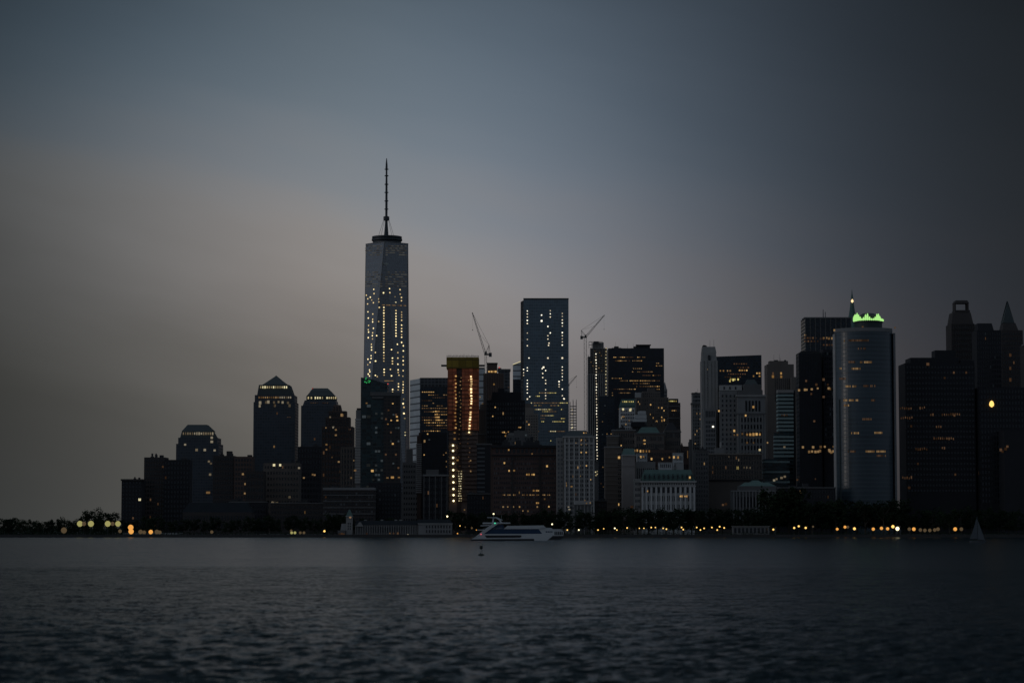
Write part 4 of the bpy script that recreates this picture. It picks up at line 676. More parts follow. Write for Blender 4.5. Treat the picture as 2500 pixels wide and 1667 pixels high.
Y = 2620; b = Bld('limestone_tower', 'tall pale limestone tower with a chamfered blind top', 1730, Y, 'skyscraper')
t = b.tier('shaft', 1709, 1752, 880, None, M['lime_stone'], d=24); t2 = b.tier('upper_shaft', 1710, 1750, 862, 880, M['lime_stone'], Y=Y+1.5, d=21, inset=(.6, .8, 1)); t3 = b.tier('chamfered_top', 1711, 1749, 846, 862, M['lime_stone'], Y=Y+2.5, d=19, inset=(.8, 1.2, 1.5)); b.clutter(t3, 4, 1.5, seed=52, antenna=2)
b.piers(t, 4, 3.2, .6, M['lime_stone']); b.face((t['X0']+4, Y), (t['X1']-2, Y), 70, t['z1']-8, 3, 34, .2, .5, .06, ('ochre', 'cream_dim')); b.spots([(1731.5, 870)], 'window' if 0 else 'dull', .1, .1); p = P(1731.5, 873, Y+1.2); b.put(p, 0, 2.6, 5.5, M['window_glass'], False, 1.2)
b.spots([k5(*p) for p in ((190,337),(192,497),(195,637),(197,690),(197,733),(122,785),(115,735),(200,790),(125,973),(117,1023))], 'ochre', 1.5, 1.7, Y=Y-.3); b.spots([k5(246, 1274)], 'white', 2.4, 2.4, Y=Y-9.3)
t4 = b.tier('lower_wing', 1716, 1748, 998, None, M['grey_stone'], Y=Y-9, d=8.9); b.face((t4['X0']+2, Y-9), (t4['X1']-1, Y-9), 40, t4['z1']-12, 6, 18, .5, .6, .02, ('ochre',)); b.face((t4['X0']+2, Y-9), (t4['X1']-1, Y-9), t4['z1']-9, t4['z1']-2, 6, 1, .55, .95, 0); b.done()
Y = 2950; b = Bld('dark_glass_slab', 'dark blue flat slab with two orange lit floors behind limestone tower', 1805, Y, 'skyscraper')
a, c = P(1745, 870.5, Y), P(1859, 866.5, Y); m = b.mb(); m.xz([(a.x, 1.5), (c.x, 1.5), (c.x, c.z), (a.x, a.z)], Y, Y+24); m.build('shaft', M['dark_glass'], b.root)
b.rows([(905, 1755, 1770), (905, 1773, 1786), (904, 1803, 1826), (911, 1845, 1857), (918, 1836, 1858)], ['amber', 'ochre'], .85, 2.2, 2.2, 2.8); b.rows([(897, 1780, 1830), (913, 1776, 1822), (920, 1768, 1810), (888, 1790, 1825)], ['dull'], .55, 2.2, 1.6, 2.8); b.spots([(1782, 930), (1784, 926), (1790, 927), (1794, 926), (1802, 926)], 'yellow', 2.0, 3.2); b.spots([(1853, 949), (1857, 949)], 'ochre', 1.8, 2.4); b.done()
Y = 2600; b = Bld('neoclassical_block', 'grey stone block with tall recessed windows and a stepped roof', 1820, Y)
t = b.tier('wall', 1794, 1868, 966, None, M['grey_stone'], d=30); t1 = b.tier('attic', 1797, 1862, 952, 966, M['dim_stone'], Y=Y+3, d=24); t2 = b.tier('stepped_roof', 1812, 1858, 938, 952, M['dim_stone'], Y=Y+6, d=18); t3 = b.tier('upper_step', 1816, 1850, 926, 938, M['slate'], Y=Y+8, d=14, inset=(3, 3, 3))
tw = b.tier('west_block', 1752, 1800, 954, None, M['grey_stone'], Y=Y+8, d=24); tw2 = b.tier('white_penthouse', 1754, 1811, 940, 953, M['pale_stone'], Y=Y+12, d=16); b.trim(t, t['z1'], 2, 1.2, M['lime_stone']); b.trim(t, P(1830, 1010, Y).z, 1.4, .9, M['dim_stone'], 'string_course')
X = lambda px: P(px, 990, Y).x
b.face((X(1818), Y), (X(1858), Y), P(1830, 1004, Y).z, P(1830, 978, Y).z, 5, 1, .55, 1, 0); b.face((X(1807), Y), (X(1861), Y), 60, P(1830, 1016, Y).z, 7, 9, .45, .6, .03, ('ochre',)); b.face((tw['X0']+1, tw['Y']), (tw['X1']-1, tw['Y']), 70, tw['z1']-3, 4, 16, .35, .5, .02, ('ochre',)); b.piers(t, 9, .9, .7, M['lime_stone'], z0=60, z1=P(1830, 1012, Y).z)
for px in (1768, 1782, 1796): p = P(px, 947, Y+11.9); b.put(p, 0, 1.6, 3, M['window_glass'], False)
b.spots([k5(*p) for p in ((748,1390),(795,1390),(842,1388),(888,1385),(935,1388))], 'amber', 2.4, 3.2, Y=Y-.9); b.spots([k5(*p) for p in ((333,1043),(727,1110),(840,985),(558,1335))], 'amber', 2.0, 2.6, Y=Y-1); b.spots([k5(*p) for p in ((560,1395),(605,1395),(678,1380),(748,1510),(842,1512),(1048,1510))], 'ochre', 1.8, 2.4, Y=Y-1); b.done()
Y = 2720; b = Bld('brown_office_tower', 'plain brown tower with two bright lights near its top', 1905, Y, 'skyscraper')
t = b.tier('shaft', 1866, 1938, 889, None, M['mud_stone'], d=30); t2 = b.tier('penthouse', 1875, 1924, 881, 889, M['mud_stone'], Y=Y+5, d=16); te = b.tier('east_wing', 1925, 1946, 920, None, M['mud_stone'], Y=Y-4, d=20); b.clutter(t2, 3, 2, seed=55, antenna=3); b.piers(te, 5, .9, .6, M['tan_stone']); b.face((t['X0']+8, Y), (t['X1']-2, Y), 150, t['z1']-16, 9, 12, .35, .7, .0); b.spots([k5(*p) for p in ((1128,537),(1250,540),(1248,490))], 'amber', 2.6, 3.6); b.spots([k5(1130, 490)], 'dull', 2, 3); b.done()
Y = 2380; b = Bld('teal_striped_tower', 'glass tower banded with pale teal floor stripes beside the black tower', 1915, Y)
t = b.tier('shaft', 1895, 1936, 955, None, M['green_glass'], d=18); t0 = b.tier('lower_shaft', 1889, 1937, 1056, None, M['green_glass'], Y=Y-4, d=3.9); tr = b.tier('dark_core', 1923, 1941, 952, None, M['black_glass'], Y=Y+5, d=20); tl = b.tier('low_wing', 1861, 1927, 1120, None, M['green_glass'], Y=Y-30, d=20); b.trim(t, t['z1'], 3, .6, M['lime_stone'], 'roof_band')
b.bands(t, 10, 2.1, .8, M['teal_band'], z0=P(1915, 1056, Y).z, z1=t['z1']-3, part='floor_band'); b.bands(t0, 6, 2.0, .8, M['teal_band'], z0=P(1915, 1120, Y).z, z1=t0['z1']-3, part='floor_band'); b.bands(tl, 5, 1.7, .8, M['teal_band'], z0=26, z1=tl['z1'], part='floor_band')
b.rows([(1013, 1906, 1924)], ['dull', 'cream_dim'], .9, 1.4, 2.0, 2, Y=Y-.9); b.spots([(1915, 1091), (1916, 1163), (1908, 1166), (1890, 1172), (1896, 1169)], 'cream_dim', 2.4, 2.4, Y=Y-31); b.done()
Y = 2330; b = Bld('brown_low_block', 'low wide brown stone block under the limestone tower', 1790, Y)
t = b.tier('wall', 1723, 1860, 1108, None, M['mud_stone'], d=28); b.trim(t, t['z1'], 1.6, 1, M['tan_stone']); b.trim(t, P(1790, 1172, Y).z, 1.2, .8, M['black_stone'], 'string_course'); b.piers(t, 20, .8, .5, M['mud_stone'], z0=P(1790, 1172, Y).z); b.win(t, 20, 5, zbot=P(1790, 1170, Y).z, fw=.4, fh=.6, lit=.04, lits=('dull',)); b.spots([k6(425, 1030)], 'yellow', 2, 3.4); b.spots([k6(*p) for p in ((472,1028),(490,1028),(515,1030),(430,972),(362,950),(587,898))], 'cream_dim', 1.6, 2.4)
tw = b.tier('tower_stub', 1700, 1726, 1096, None, M['black_stone'], Y=Y+10, d=18); b.tier('white_vent', 1757, 1761, 1078, 1092, M['pale_stone'], Y=Y+20, d=3); b.tier('roof_house', 1744, 1768, 1093, 1108, M['grey_stone'], Y=Y+8, d=8); b.spots([k6(587, 898)], 'cream', 2, 2.4, Y=Y-.6); b.done()
Y = 2200; b = Bld('custom_house', 'low stone hall with green roofs and a dark colonnade behind trees', 1850, Y, 'hall')
t = b.tier('wall', 1783, 1900, 1198, None, M['dim_stone'], d=30); t2 = b.tier('attic', 1800, 1896, 1186, 1198, M['dim_stone'], Y=Y+3, d=22); t3 = b.tier('copper_roof', 1802, 1894, 1177, 1186, M['copper'], Y=Y+3, d=22, inset=(5, 6, 6)); b.tier('copper_dome', 1828, 1860, 1172, 1177.5, M['copper'], Y=Y+10, d=8, inset=(3, 3, 2)); b.trim(t, t['z1'], 1.2, .8, M['grey_stone']); b.piers(t, 14, 1.0, 1.2, M['grey_stone']); b.win(t, 14, 2, zbot=6, fw=.5, lit=0); b.spots([(1765, 1232), (1772, 1230)], 'dull', 2.5, 2.5); b.done()
Y = 2750; b = Bld('mullioned_tower', 'broad grey tower with pale vertical mullions and a roof antenna', 2010, Y, 'skyscraper')
t = b.tier('shaft', 1955, 2078, 776, None, M['dark_glass'], d=40); b.piers(t, 9, .8, .7, M['dim_stone']); b.trim(t, t['z1'], 1.6, .8, M['dim_stone'], 'parapet'); p = P(2012, 776, Y); m = b.mb(); m.bar((p.x, Y+8, p.z-1), (p.x, Y+8, P(2012, 754, Y).z), .7, r2=.4); m.bar((p.x+2.4, Y+8, p.z-1), (p.x+2.4, Y+8, P(2012, 760, Y).z), .5); m.build('antenna', M['steel'], b.root)
b.rows([(818, 1962, 2000), (825, 1962, 2034), (827, 2000, 2034), (833, 1962, 2000), (812, 1975, 2000)], ['ochre', 'dull', 'dull'], .5, 2.4, 2.2, 3); b.rows([(806, 1960, 2035), (842, 1960, 2035)], ['dull'], .2, 2.4, 2.2, 3); b.done()
Y = 2300; b = Bld('black_tower', 'black slab tower touching the cylindrical glass tower', 1990, Y, 'skyscraper')
t = b.tier('shaft', 1943, 2005, 861, None, M['black_glass'], d=24); t2 = b.tier('east_shaft', 2002, 2036, 853, None, M['black_stone'], Y=Y+4, d=24); t3 = b.tier('penthouse', 1952, 2000, 857, 861, M['black_stone'], Y=Y+4, d=14); b.piers(t, 14, .5, .4, M['black_stone']); b.win(t2, 4, 20, zbot=80, lit=.02, lits=('dull',), dimp=.15)
k7 = lambda x, y: (1930+x/2.412, 690+y/2.412)
b.spots([k7(*p) for p in ((50,633),(85,630),(95,630),(125,627),(160,622),(225,622),(232,625)) ], 'ochre', 2.2, 2.4, Y=Y-.5); b.spots([k7(*p) for p in ((92,578),(152,600),(195,570),(122,655),(195,672),(140,815),(220,600))], 'dull', 2.2, 2.6, Y=Y-.5); b.spots([k7(*p) for p in ((73,968),(133,968),(178,966),(202,965),(110,995),(127,993),(147,995),(163,994),(173,990),(232,992),(240,998),(253,965),(253,992),(228,985))], 'ochre', 2.2, 2.6, Y=Y-.5); b.spots([k7(148, 1155), k7(40, 1160)], 'dull', 2, 2); b.done()
# cylindrical tower
Y = 2180; b = Bld('cylindrical_tower', 'rounded pale blue glass tower wearing a glowing green crown', 2112, Y, 'skyscraper')
zt = P(2112, 806, Y).z; xl, xr = P(2038, 1000, Y+34).x, P(2190, 860, Y+4).x; w_ = xr-xl
def arc(dx=0, n=28, ex=0):
    pts = []
    for i in range(n+1):
        f_ = i/n; a_ = R(180-156*f_) ; cx_, r_ = xl+w_*.50, w_*.505+ex
        pts.append((cx_+r_*math.cos(a_)+0*dx, Y+30-(r_*.80)*math.sin(a_)))
    return pts
ar = arc(); body = ar+[(xr+.5, Y+34), (xr-4, Y+50), (xl+5, Y+50)]
m = b.mb(); m.prism(body, body, 1.5, zt); m.build('curved_glass', M['cyl_glass'], b.root, False)
ar2 = arc(ex=.5); bd2 = ar2+[(xr+.8, Y+34.4), (xr-4, Y+50.5), (xl+5, Y+50.5)]
m = b.mb(); m.prism(bd2, bd2, zt, zt+3.2); m.build('parapet', M['grey_stone'], b.root)
for z in np.arange(20, zt-2, 11.7):
    ar3 = arc(ex=.12); m = b.mb(); m.prism(ar3+[(xr-.5, Y+36)], ar3+[(xr-.5, Y+36)], z, z+.4); m.build('floor_ring', M['granite_blue'], b.root)
m = b.mb(); m.box(xr-.6, xr+1.2, Y+20, Y+36, 1.5, zt-1); m.build('edge_fin', M['grey_stone'], b.root)
m = b.mb(); m.box(xl-.5, xl+1.2, Y+26, Y+40, 1.5, zt-1); m.build('edge_fin', M['pale_stone'], b.root)
m = b.mb(); m.box(P(2050, 1000, Y).x, P(2053, 1000, Y).x, Y+2, Y+6, 1.5, P(2051, 975, Y).z); m.build('corner_mast', M['slate'], b.root)
cx_, cy_ = P(2121, 790, Y+24).x, Y+26; zc = P(2121, 785, Y+24).z; m = b.mb(); m.lathe((cx_, cy_, 0), [(12.5, zt+2), (12.5, zc-1), (13.4, zc-1), (13.4, zc)], 28); m.build('crown_drum', M['slate'], b.root)
m = b.mb(); m.lathe((cx_, cy_, 0), [(10.5, zc-1), (9.5, zc+5), (5, zc+7.5), (1, zc+8)], 24); m.build('crown_cap', M['slate'], b.root)
for i in range(46):
    a_ = i/46*2*math.pi; px_ = 2121+36*math.cos(a_); h_ = 1.7+max(0, *[5.4*(1-abs(px_-q_)/9.5) for q_ in (2090, 2112, 2140)])+rng.uniform(-.12, .12); p = (cx_+13.2*math.cos(a_), cy_+13.2*math.sin(a_)); m = b.mb(); m.lathe((p[0], p[1], zc), [(.2, .2), (.85, .6), (.85, h_*.75), (.3, h_+.5)], 8); m.build('crown_light', E['crown'], b.root, True)
def arcput(px, py, m_, ww=2.2, hh=1.6):
    x = P(px, py, Y).x; d = None
    for A, B in zip(ar, ar[1:]):
        xa, xb = A[0]/A[1], B[0]/B[1]; xx = x/Y
        if min(xa, xb) <= xx <= max(xa, xb):
            f_ = (xx-xa)/(xb-xa); q = (A[0]+(B[0]-A[0])*f_, A[1]+(B[1]-A[1])*f_)
            if d is None or q[1] < d[0][1]: d = (q, math.atan2(B[1]-A[1], B[0]-A[0]))
    if d: z = P(px, py, d[0][1]).z; b.put((d[0][0], d[0][1], z), d[1], ww, hh, vary(m_), True, .5)
for y, x0, x1, m_ in ((343, 285, 320, 'ochre'), (340, 345, 460, 'dull'), (388, 400, 445, 'dull'), (467, 345, 380, 'dull'), (468, 412, 490, 'ochre'), (505, 290, 298, 'ochre'), (506, 362, 415, 'ochre'), (565, 290, 325, 'dull'), (610, 320, 385, 'ochre'), (608, 432, 500, 'dull'), (692, 315, 405, 'ochre'), (722, 318, 345, 'ochre'), (692, 470, 500, 'dull'), (803, 418, 475, 'dull'), (885, 360, 410, 'ochre'), (883, 497, 540, 'ochre'), (993, 445, 560, 'ochre'), (1018, 510, 560, 'dull'), (993, 340, 385, 'dull')):
    for x in range(x0, x1+1, 8):
        if rng.random() < .85: arcput(1930+x/2.412, 690+y/2.412, m_, .8, 1.8)
for x, y in ((425, 262), (258, 280), (615, 265)): b.spots([k7(x, y)], 'ochre', 1.6, 2.0, Y=Y+12)
b.done()
Y = 2900; b = Bld('copper_spire_tower', 'dark tower ending in a thin green copper spire with one light', 2080, Y, 'tower')
t = b.tier('shaft', 2058, 2108, 810, None, M['grey_stone'], d=24); cx_ = P(2080.5, 760, Y+12).x; cy_ = Y+12; zz = lambda y: P(2080, y, Y+12).z
m = b.mb(); m.lathe((cx_, cy_, 0), [(12, zz(812)), (9, zz(795)), (4.4, zz(772)), (2.6, zz(750)), (1.4, zz(728)), (.7, zz(718)), (.12, zz(706))], 8); m.build('spire', M['copper'], b.root); p = P(2080.7, 735, Y+8); m = b.mb(); m.lathe(p, [(.3, -2), (1.3, -1), (1.6, 0), (1, 1.4), (.2, 2.4)], 10); m.build('beacon', emit('beacon', (1, .72, .38), 1.3), b.root, True); b.done()
# right edge: lens darkening is put into these dark wall colours
Y = 2250; b = Bld('black_stepped_block', 'large black block with a stepped roof right of the cylindrical tower', 2285, Y)
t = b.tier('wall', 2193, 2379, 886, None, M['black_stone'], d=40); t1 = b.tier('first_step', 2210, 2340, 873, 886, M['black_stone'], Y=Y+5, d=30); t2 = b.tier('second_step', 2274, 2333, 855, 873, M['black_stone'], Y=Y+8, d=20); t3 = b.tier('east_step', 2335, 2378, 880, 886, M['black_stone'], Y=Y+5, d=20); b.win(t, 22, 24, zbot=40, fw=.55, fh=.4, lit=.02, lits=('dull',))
k8 = lambda x, y: (2160+x/2.489, 700+y/2.489)
for y, x0, x1 in ((738, 95, 165), (735, 215, 250), (795, 100, 170), (778, 280, 300), (775, 350, 455), (852, 315, 345), (922, 300, 425), (985, 190, 260), (980, 350, 375), (1160, 110, 170)):
    b.spots([k8(x, y+rng.uniform(-3, 3)) for x in range(x0, x1, 13)], 'dull', 1.1, 2.6, Y=Y-.4)
b.spots([k8(262, 470), k8(148, 1220), k8(580, 1130)], 'dull', 3, 3.4, Y=Y-.4); b.done()
Y = 2850; b = Bld('lantern_top_tower', 'far stone tower with an open arched lantern on top', 2345, Y, 'skyscraper')
t = b.tier('shaft', 2309, 2379, 790, None, M['dark_brick'], d=36); t1 = b.tier('upper_shaft', 2312, 2376, 762, 790, M['dark_brick'], Y=Y+3, d=30, inset=(2, 2.5, 3)); t2 = b.tier('lantern_base', 2324, 2368, 757, 762, M['dark_brick'], Y=Y+8, d=20)
for x0, x1 in ((2326, 2333), (2357, 2364)): b.tier('lantern_pier', x0, x1, 740, 757, M['dark_brick'], Y=Y+9, d=14)
b.tier('lantern_roof', 2324, 2366, 733, 740, M['dark_brick'], Y=Y+8, d=16, inset=(2, 2, 1)); b.piers(t, 10, 1.2, .8, M['dark_brick']); b.win(t, 10, 20, zbot=120, fw=.4, lit=.01, lits=('dull',)); b.done()
Y = 2700; b = Bld('square_top_block', 'dark square topped block between the lantern tower and pointed tower', 2407, Y)
t = b.tier('wall', 2372, 2444, 806, None, M['black_stone'], d=30); t1 = b.tier('upper_wall', 2379, 2426, 789, 806, M['black_stone'], Y=Y+4, d=20, inset=(0, 2, 1)); b.win(t, 10, 26, zbot=90, fw=.4, lit=.01, lits=('dull',), dimp=.05); b.done()
Y = 2780; b = Bld('pointed_tower', 'far dark tower with a steep pointed roof at the right edge', 2462, Y, 'skyscraper')
t = b.tier('shaft', 2432, 2497, 806, None, M['dark_brick'], d=30); t1 = b.tier('upper_shaft', 2438, 2486, 788, 806, M['dark_brick'], Y=Y+4, d=22, inset=(2, 3, 2)); b.tier('pointed_roof', 2442, 2476, 734, 788, M['slate'], Y=Y+8, d=14, inset=(7.2, 7.2, 6.4)); b.win(t, 8, 26, zbot=90, fw=.4, lit=.03, lits=('dull',)); b.spots([k8(763, 415), k8(763, 495), k8(763, 565)], 'dull', 3, 5); b.done()
Y = 2240; b = Bld('navy_corner_block', 'dark navy block filling the lower right corner of the skyline', 2440, Y)
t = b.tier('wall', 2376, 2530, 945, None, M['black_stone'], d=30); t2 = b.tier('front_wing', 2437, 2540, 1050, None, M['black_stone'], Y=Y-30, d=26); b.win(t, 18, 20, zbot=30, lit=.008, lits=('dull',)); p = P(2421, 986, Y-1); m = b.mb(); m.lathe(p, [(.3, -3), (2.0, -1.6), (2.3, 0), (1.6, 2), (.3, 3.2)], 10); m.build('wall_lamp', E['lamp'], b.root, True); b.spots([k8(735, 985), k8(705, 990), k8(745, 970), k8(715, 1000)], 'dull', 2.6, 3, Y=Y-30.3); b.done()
Y = 2600; b = Bld('edge_tower', 'dark slab cut by the right edge of the view', 2510, Y)
t = b.tier('wall', 2490, 2560, 840, None, M['dark_brick'], d=30); b.win(t, 9, 20, zbot=60, lit=.01, lits=('dull',)); b.trim(t, t['z1'], 1.6, .8, M['grey_stone']); b.done()
# filler blocks behind the trees
for nm, lb, x0, x1, yt, Y, mm in (('waterfront_row', 'dark low row of waterfront houses behind the left trees', 560, 655, 1225, 2350, 'black_stone'), ('waterfront_row', 'dark low row right of the beige block by the shore', 660, 800, 1228, 2340, 'dark_brick'),
                                  ('harbour_house', 'dark low house between the netted tower and red brick block', 1140, 1205, 1205, 2300, 'black_stone'), ('harbour_house', 'dim low house below the navy slab and striped block', 1444, 1482, 1222, 2240, 'dark_brick'), ('harbour_house', 'low dark house under the teal striped tower', 1895, 2040, 1190, 2180, 'black_stone'), ('harbour_house', 'dim narrow house between columned block and limestone tower', 1692, 1730, 1100, 2290, 'dim_stone')):
    b = Bld(nm, lb, (x0+x1)/2, Y); t = b.tier('wall', x0, x1, yt, None, M[mm], d=22); b.trim(t, t['z1'], 1, .5, M['dim_stone']); b.win(t, max(4, int((x1-x0)/7)), max(2, int((t['z1']-8)/4.2)), zbot=6, fw=.4, lit=.05, lits=('dull', 'ochre')); b.clutter(t, 3, 3, seed=int(x0)); b.done()

# ------------------------------------------------------------------ clock tower pier
Y = 2075; b = Bld('pier_hall', 'long grey pier hall with a small green spired clock tower', 950, Y, 'pier')
k9 = lambda x, y: (780+x/6.72, 1160+y/6.72)
def kb(part, x0, y0, x1, y1, m_, d=10, dy=0, inset=None): (a, c), (e, f_) = k9(x0, y0), k9(x1, y1); return b.tier(part, a, e, c, f_ if f_ < 1306 else None, M[m_], Y=Y+dy, d=d, inset=inset)
tw = kb('clock_tower', 436, 672, 548, 1010, 'lime_stone', 5.5, 2); kb('tower_roof', 432, 560, 552, 672, 'copper', 6, 1.8, (2.4, 2.4, 2.7)); b.trim(tw, tw['z1'], .5, .4, M['pale_stone'])
p = P(*k9(505, 685), Y+1.9); m = b.mb(); m.bar(p, p+Vector((0, -.25, 0)), 1.0, 0, 16); m.build('clock_face', emit('lit_clock', (1, .6, .35), .18), b.root)
b.face((tw['X0']+1, tw['Y']), (tw['X1']-1, tw['Y']), 6, tw['z1']-5, 2, 3, .4, .6, 0)
h1 = kb('end_house', 300, 900, 440, 1010, 'dim_stone', 12, 0); kb('end_gable', 345, 790, 470, 900, 'grey_stone', 8, 2, (.8, .3, 1)); b.spots([k9(330, 962), k9(365, 958), k9(400, 962)], 'dull', 1.6, 1.8, Y=Y-.2)
sh = kb('shed_wall', 590, 810, 1620, 1010, 'dim_stone', 16, 1); kb('shed_roof', 580, 742, 1640, 808, 'roof_shingle', 17, .6, (1.5, 1.5, 5)); kb('gable', 600, 768, 725, 838, 'lime_stone', 3, -.4, (2.6, 2.6, .2)); b.face((sh['X0']+1, sh['Y']), (sh['X1']-1, sh['Y']), 3.2, sh['z1']-1.2, 26, 1, .5, .8, 0); b.piers(sh, 26, .5, .4, M['lime_stone'])
hd = kb('head_house', 1620, 792, 2180, 1010, 'grey_stone', 18, -1.5); kb('head_roof', 1590, 722, 2190, 790, 'roof_shingle', 18, -2, (1.0, 2.5, 5)); b.face((hd['X0']+6, hd['Y']), (hd['X1']-.6, hd['Y']), 3, hd['z1']-.6, 9, 2, .4, .6, .05, ('dull',)); b.trim(hd, hd['z1'], .6, .5, M['pale_stone'])
for x in (1000, 1230, 730, 1310): kb('roof_vent', x, 725, x+46, 748, 'lime_stone', 2, 6)
b.spots([k9(775, 955), k9(1155, 950), k9(1215, 950), k9(1285, 950), k9(2115, 918)], 'dull', 1.5, 1.8, Y=Y-.8); b.spots([k9(1450, 972)], 'cream_dim', 1.8, 1.4, Y=Y-2); b.done()
b = Bld('ferry_shelter', 'low pale park shelter between promenade lamps below the colonnaded hall', 1830, 2068, 'shelter')
t = b.tier('wall', 1787, 1878, 1284, None, M['grey_stone'], d=6); b.trim(t, t['z1'], .4, .8, M['lime_stone'], 'roof'); b.win(t, 9, 1, zbot=2.6, ztop=t['z1']-.5, fw=.6, fh=.7, lit=0); b.done()

# ------------------------------------------------------------------ trees
def leaf_mesh(seed, n=1300, m_='leaves'):
    r = random.Random(seed); V, Fs = [], []
    clumps = []
    for i in range(32):
        a, e = r.uniform(0, 6.283), r.uniform(-.75, 1); rad = r.uniform(.35, 1)
        clumps.append((Vector((math.cos(a)*rad*4.6*math.sqrt(1-.5*max(0, e)**2), math.sin(a)*rad*4.6, 7.2+e*5.8*(.65+.35*rad))), r.uniform(1.0, 2.1)))
    for i in range(n):
        c, q = clumps[r.randrange(len(clumps))]; d = Vector((r.gauss(0, 1), r.gauss(0, 1), r.gauss(0, .8))).normalized()*q*r.uniform(.4, 1.1); p = c+d
        u = Vector((r.gauss(0, 1), r.gauss(0, 1), r.gauss(0, 1))).normalized(); v = u.orthogonal().normalized(); v = (v*math.cos(i)+u.cross(v)*math.sin(i)); s_ = r.uniform(.28, .6); k0 = len(V)
        V += [p-u*s_, p+v*s_*.6, p+u*s_, p-v*s_*.6]; Fs.append((k0, k0+1, k0+2, k0+3))
    me = bpy.data.meshes.new('crown'); me.from_pydata([tuple(v) for v in V], [], Fs); me.materials.append(M[m_]); me.update(); return me
def trunk_mesh(seed):
    r = random.Random(seed); m = MB(); m.bar((0, 0, -.3), (0, 0, 4.5), .34, 0, 7, .24); m.bar((0, 0, 4.5), (r.uniform(-.5, .5), r.uniform(-.5, .5), 10), .24, 0, 6, .08)
    for i in range(6):
        a = i*1.05+r.uniform(-.3, .3); m.bar((0, 0, 4+i*.6), (math.cos(a)*3, math.sin(a)*3, 7+i*.8), .15, 0, 5, .04)
    me = bpy.data.meshes.new('trunk'); me.from_pydata([tuple(v) for v in m.v], [], m.f); me.materials.append(M['bark']); me.update(); return me
KINDS = [(leaf_mesh(100+i, 1300, 'leaves' if i % 2 else 'leaves_dark'), trunk_mesh(200+i)) for i in range(6)]
MARKS = [(0, 150, 'on the far left shore'), (150, 298, 'left of the leftmost tower'), (298, 430, 'below the leftmost dark blocks'), (430, 560, 'below the truncated pyramid tower'), (560, 640, 'below the dark brick apartments'), (640, 735, 'below the pointed pyramid tower'), (735, 845, 'left of the clock tower pier'),
         (845, 1015, 'behind the clock tower pier'), (1015, 1110, 'behind the pier head house'), (1110, 1205, 'behind the ferry stern arch'), (1205, 1358, 'below the red brick block'), (1358, 1452, 'below the white gridded block'), (1452, 1550, 'below the blank pale wall'), (1550, 1620, 'left below the columned block'), (1620, 1700, 'right below the columned block'),
         (1700, 1785, 'below the limestone tower'), (1785, 1880, 'by the pale park shelter'), (1880, 1945, 'below the teal striped tower'), (1945, 2036, 'below the black slab tower'), (2036, 2115, 'left below the cylindrical tower'), (2115, 2195, 'right below the cylindrical tower'), (2195, 2290, 'below the black stepped block'), (2290, 2365, 'left of the sailboat'), (2365, 2520, 'behind the sailboat')]
ORD = ['first', 'second', 'third', 'fourth', 'fifth', 'sixth', 'seventh', 'eighth', 'ninth', 'tenth', 'eleventh', 'twelfth']
NUM = ['one', 'two', 'three', 'four', 'five', 'six', 'seven', 'eight', 'nine', 'ten', 'eleven', 'twelve']
def where(items):
    """items: list of (px, payload) -> the same with a phrase that singles each out"""
    out = []
    for a, c, ph in MARKS:
        g_ = sorted([i for i in items if a <= i[0] < c], key=lambda i: i[0])
        for j, it in enumerate(g_): out.append((it, ph+('' if len(g_) == 1 else ', '+ORD[j]+' from left of '+NUM[len(g_)-1])))
    return out
spec = []
def belt(x0, x1, step, ytop, jit, Y0, Y1):
    x = x0
    while x < x1:
        yt = ytop(x) if callable(ytop) else ytop
        spec.append((x+rng.uniform(-step*.25, step*.25), (yt+rng.uniform(-jit*.4, jit), rng.uniform(Y0, Y1)))); x += step*rng.uniform(.85, 1.15)
belt(-10, 300, 30, 1270, 8, 2070, 2100); belt(10, 290, 24, lambda x: 1266-24*math.exp(-((x-240)/45)**2), 9, 2120, 2260)
belt(300, 440, 30, 1262, 8, 2080, 2150); belt(450, 640, 27, 1262, 8, 2075, 2130); belt(650, 840, 26, 1258, 10, 2075, 2130); belt(812, 850, 22, 1253, 3, 2090, 2100)
belt(860, 1100, 40, 1264, 5, 2110, 2150); belt(1112, 1290, 24, 1246, 8, 2080, 2130); belt(1290, 1500, 24, 1245, 8, 2080, 2150); belt(1490, 1560, 22, 1241, 6, 2080, 2130); belt(1560, 1700, 22, 1240, 6, 2070, 2140)
belt(1700, 1880, 24, 1243, 7, 2080, 2150); belt(1886, 1945, 17, 1190, 12, 2120, 2150); belt(1950, 2040, 20, 1222, 8, 2090, 2140); belt(2040, 2200, 22, 1221, 8, 2080, 2130); belt(2200, 2490, 27, 1240, 10, 2080, 2140)
first = {}
for (px, (yt, Y)), ph in where(spec):
    k_ = rng.randrange(6); p = P(px, yt, Y); H = max(6, p.z-GZ); s_ = H/13.6
    r = link(bpy.data.objects.new('park_tree', None)); r.location = (p.x, Y, GZ); r.scale = (s_*rng.uniform(1.0, 1.3), s_*1.1, s_); r.rotation_euler.z = rng.uniform(0, 6.28)
    tag(r, 'dark tree '+ph, 'tree', 'trees along the waterfront park')
    link(bpy.data.objects.new('trunk', KINDS[k_][1]), r); link(bpy.data.objects.new('crown', KINDS[k_][0]), r)
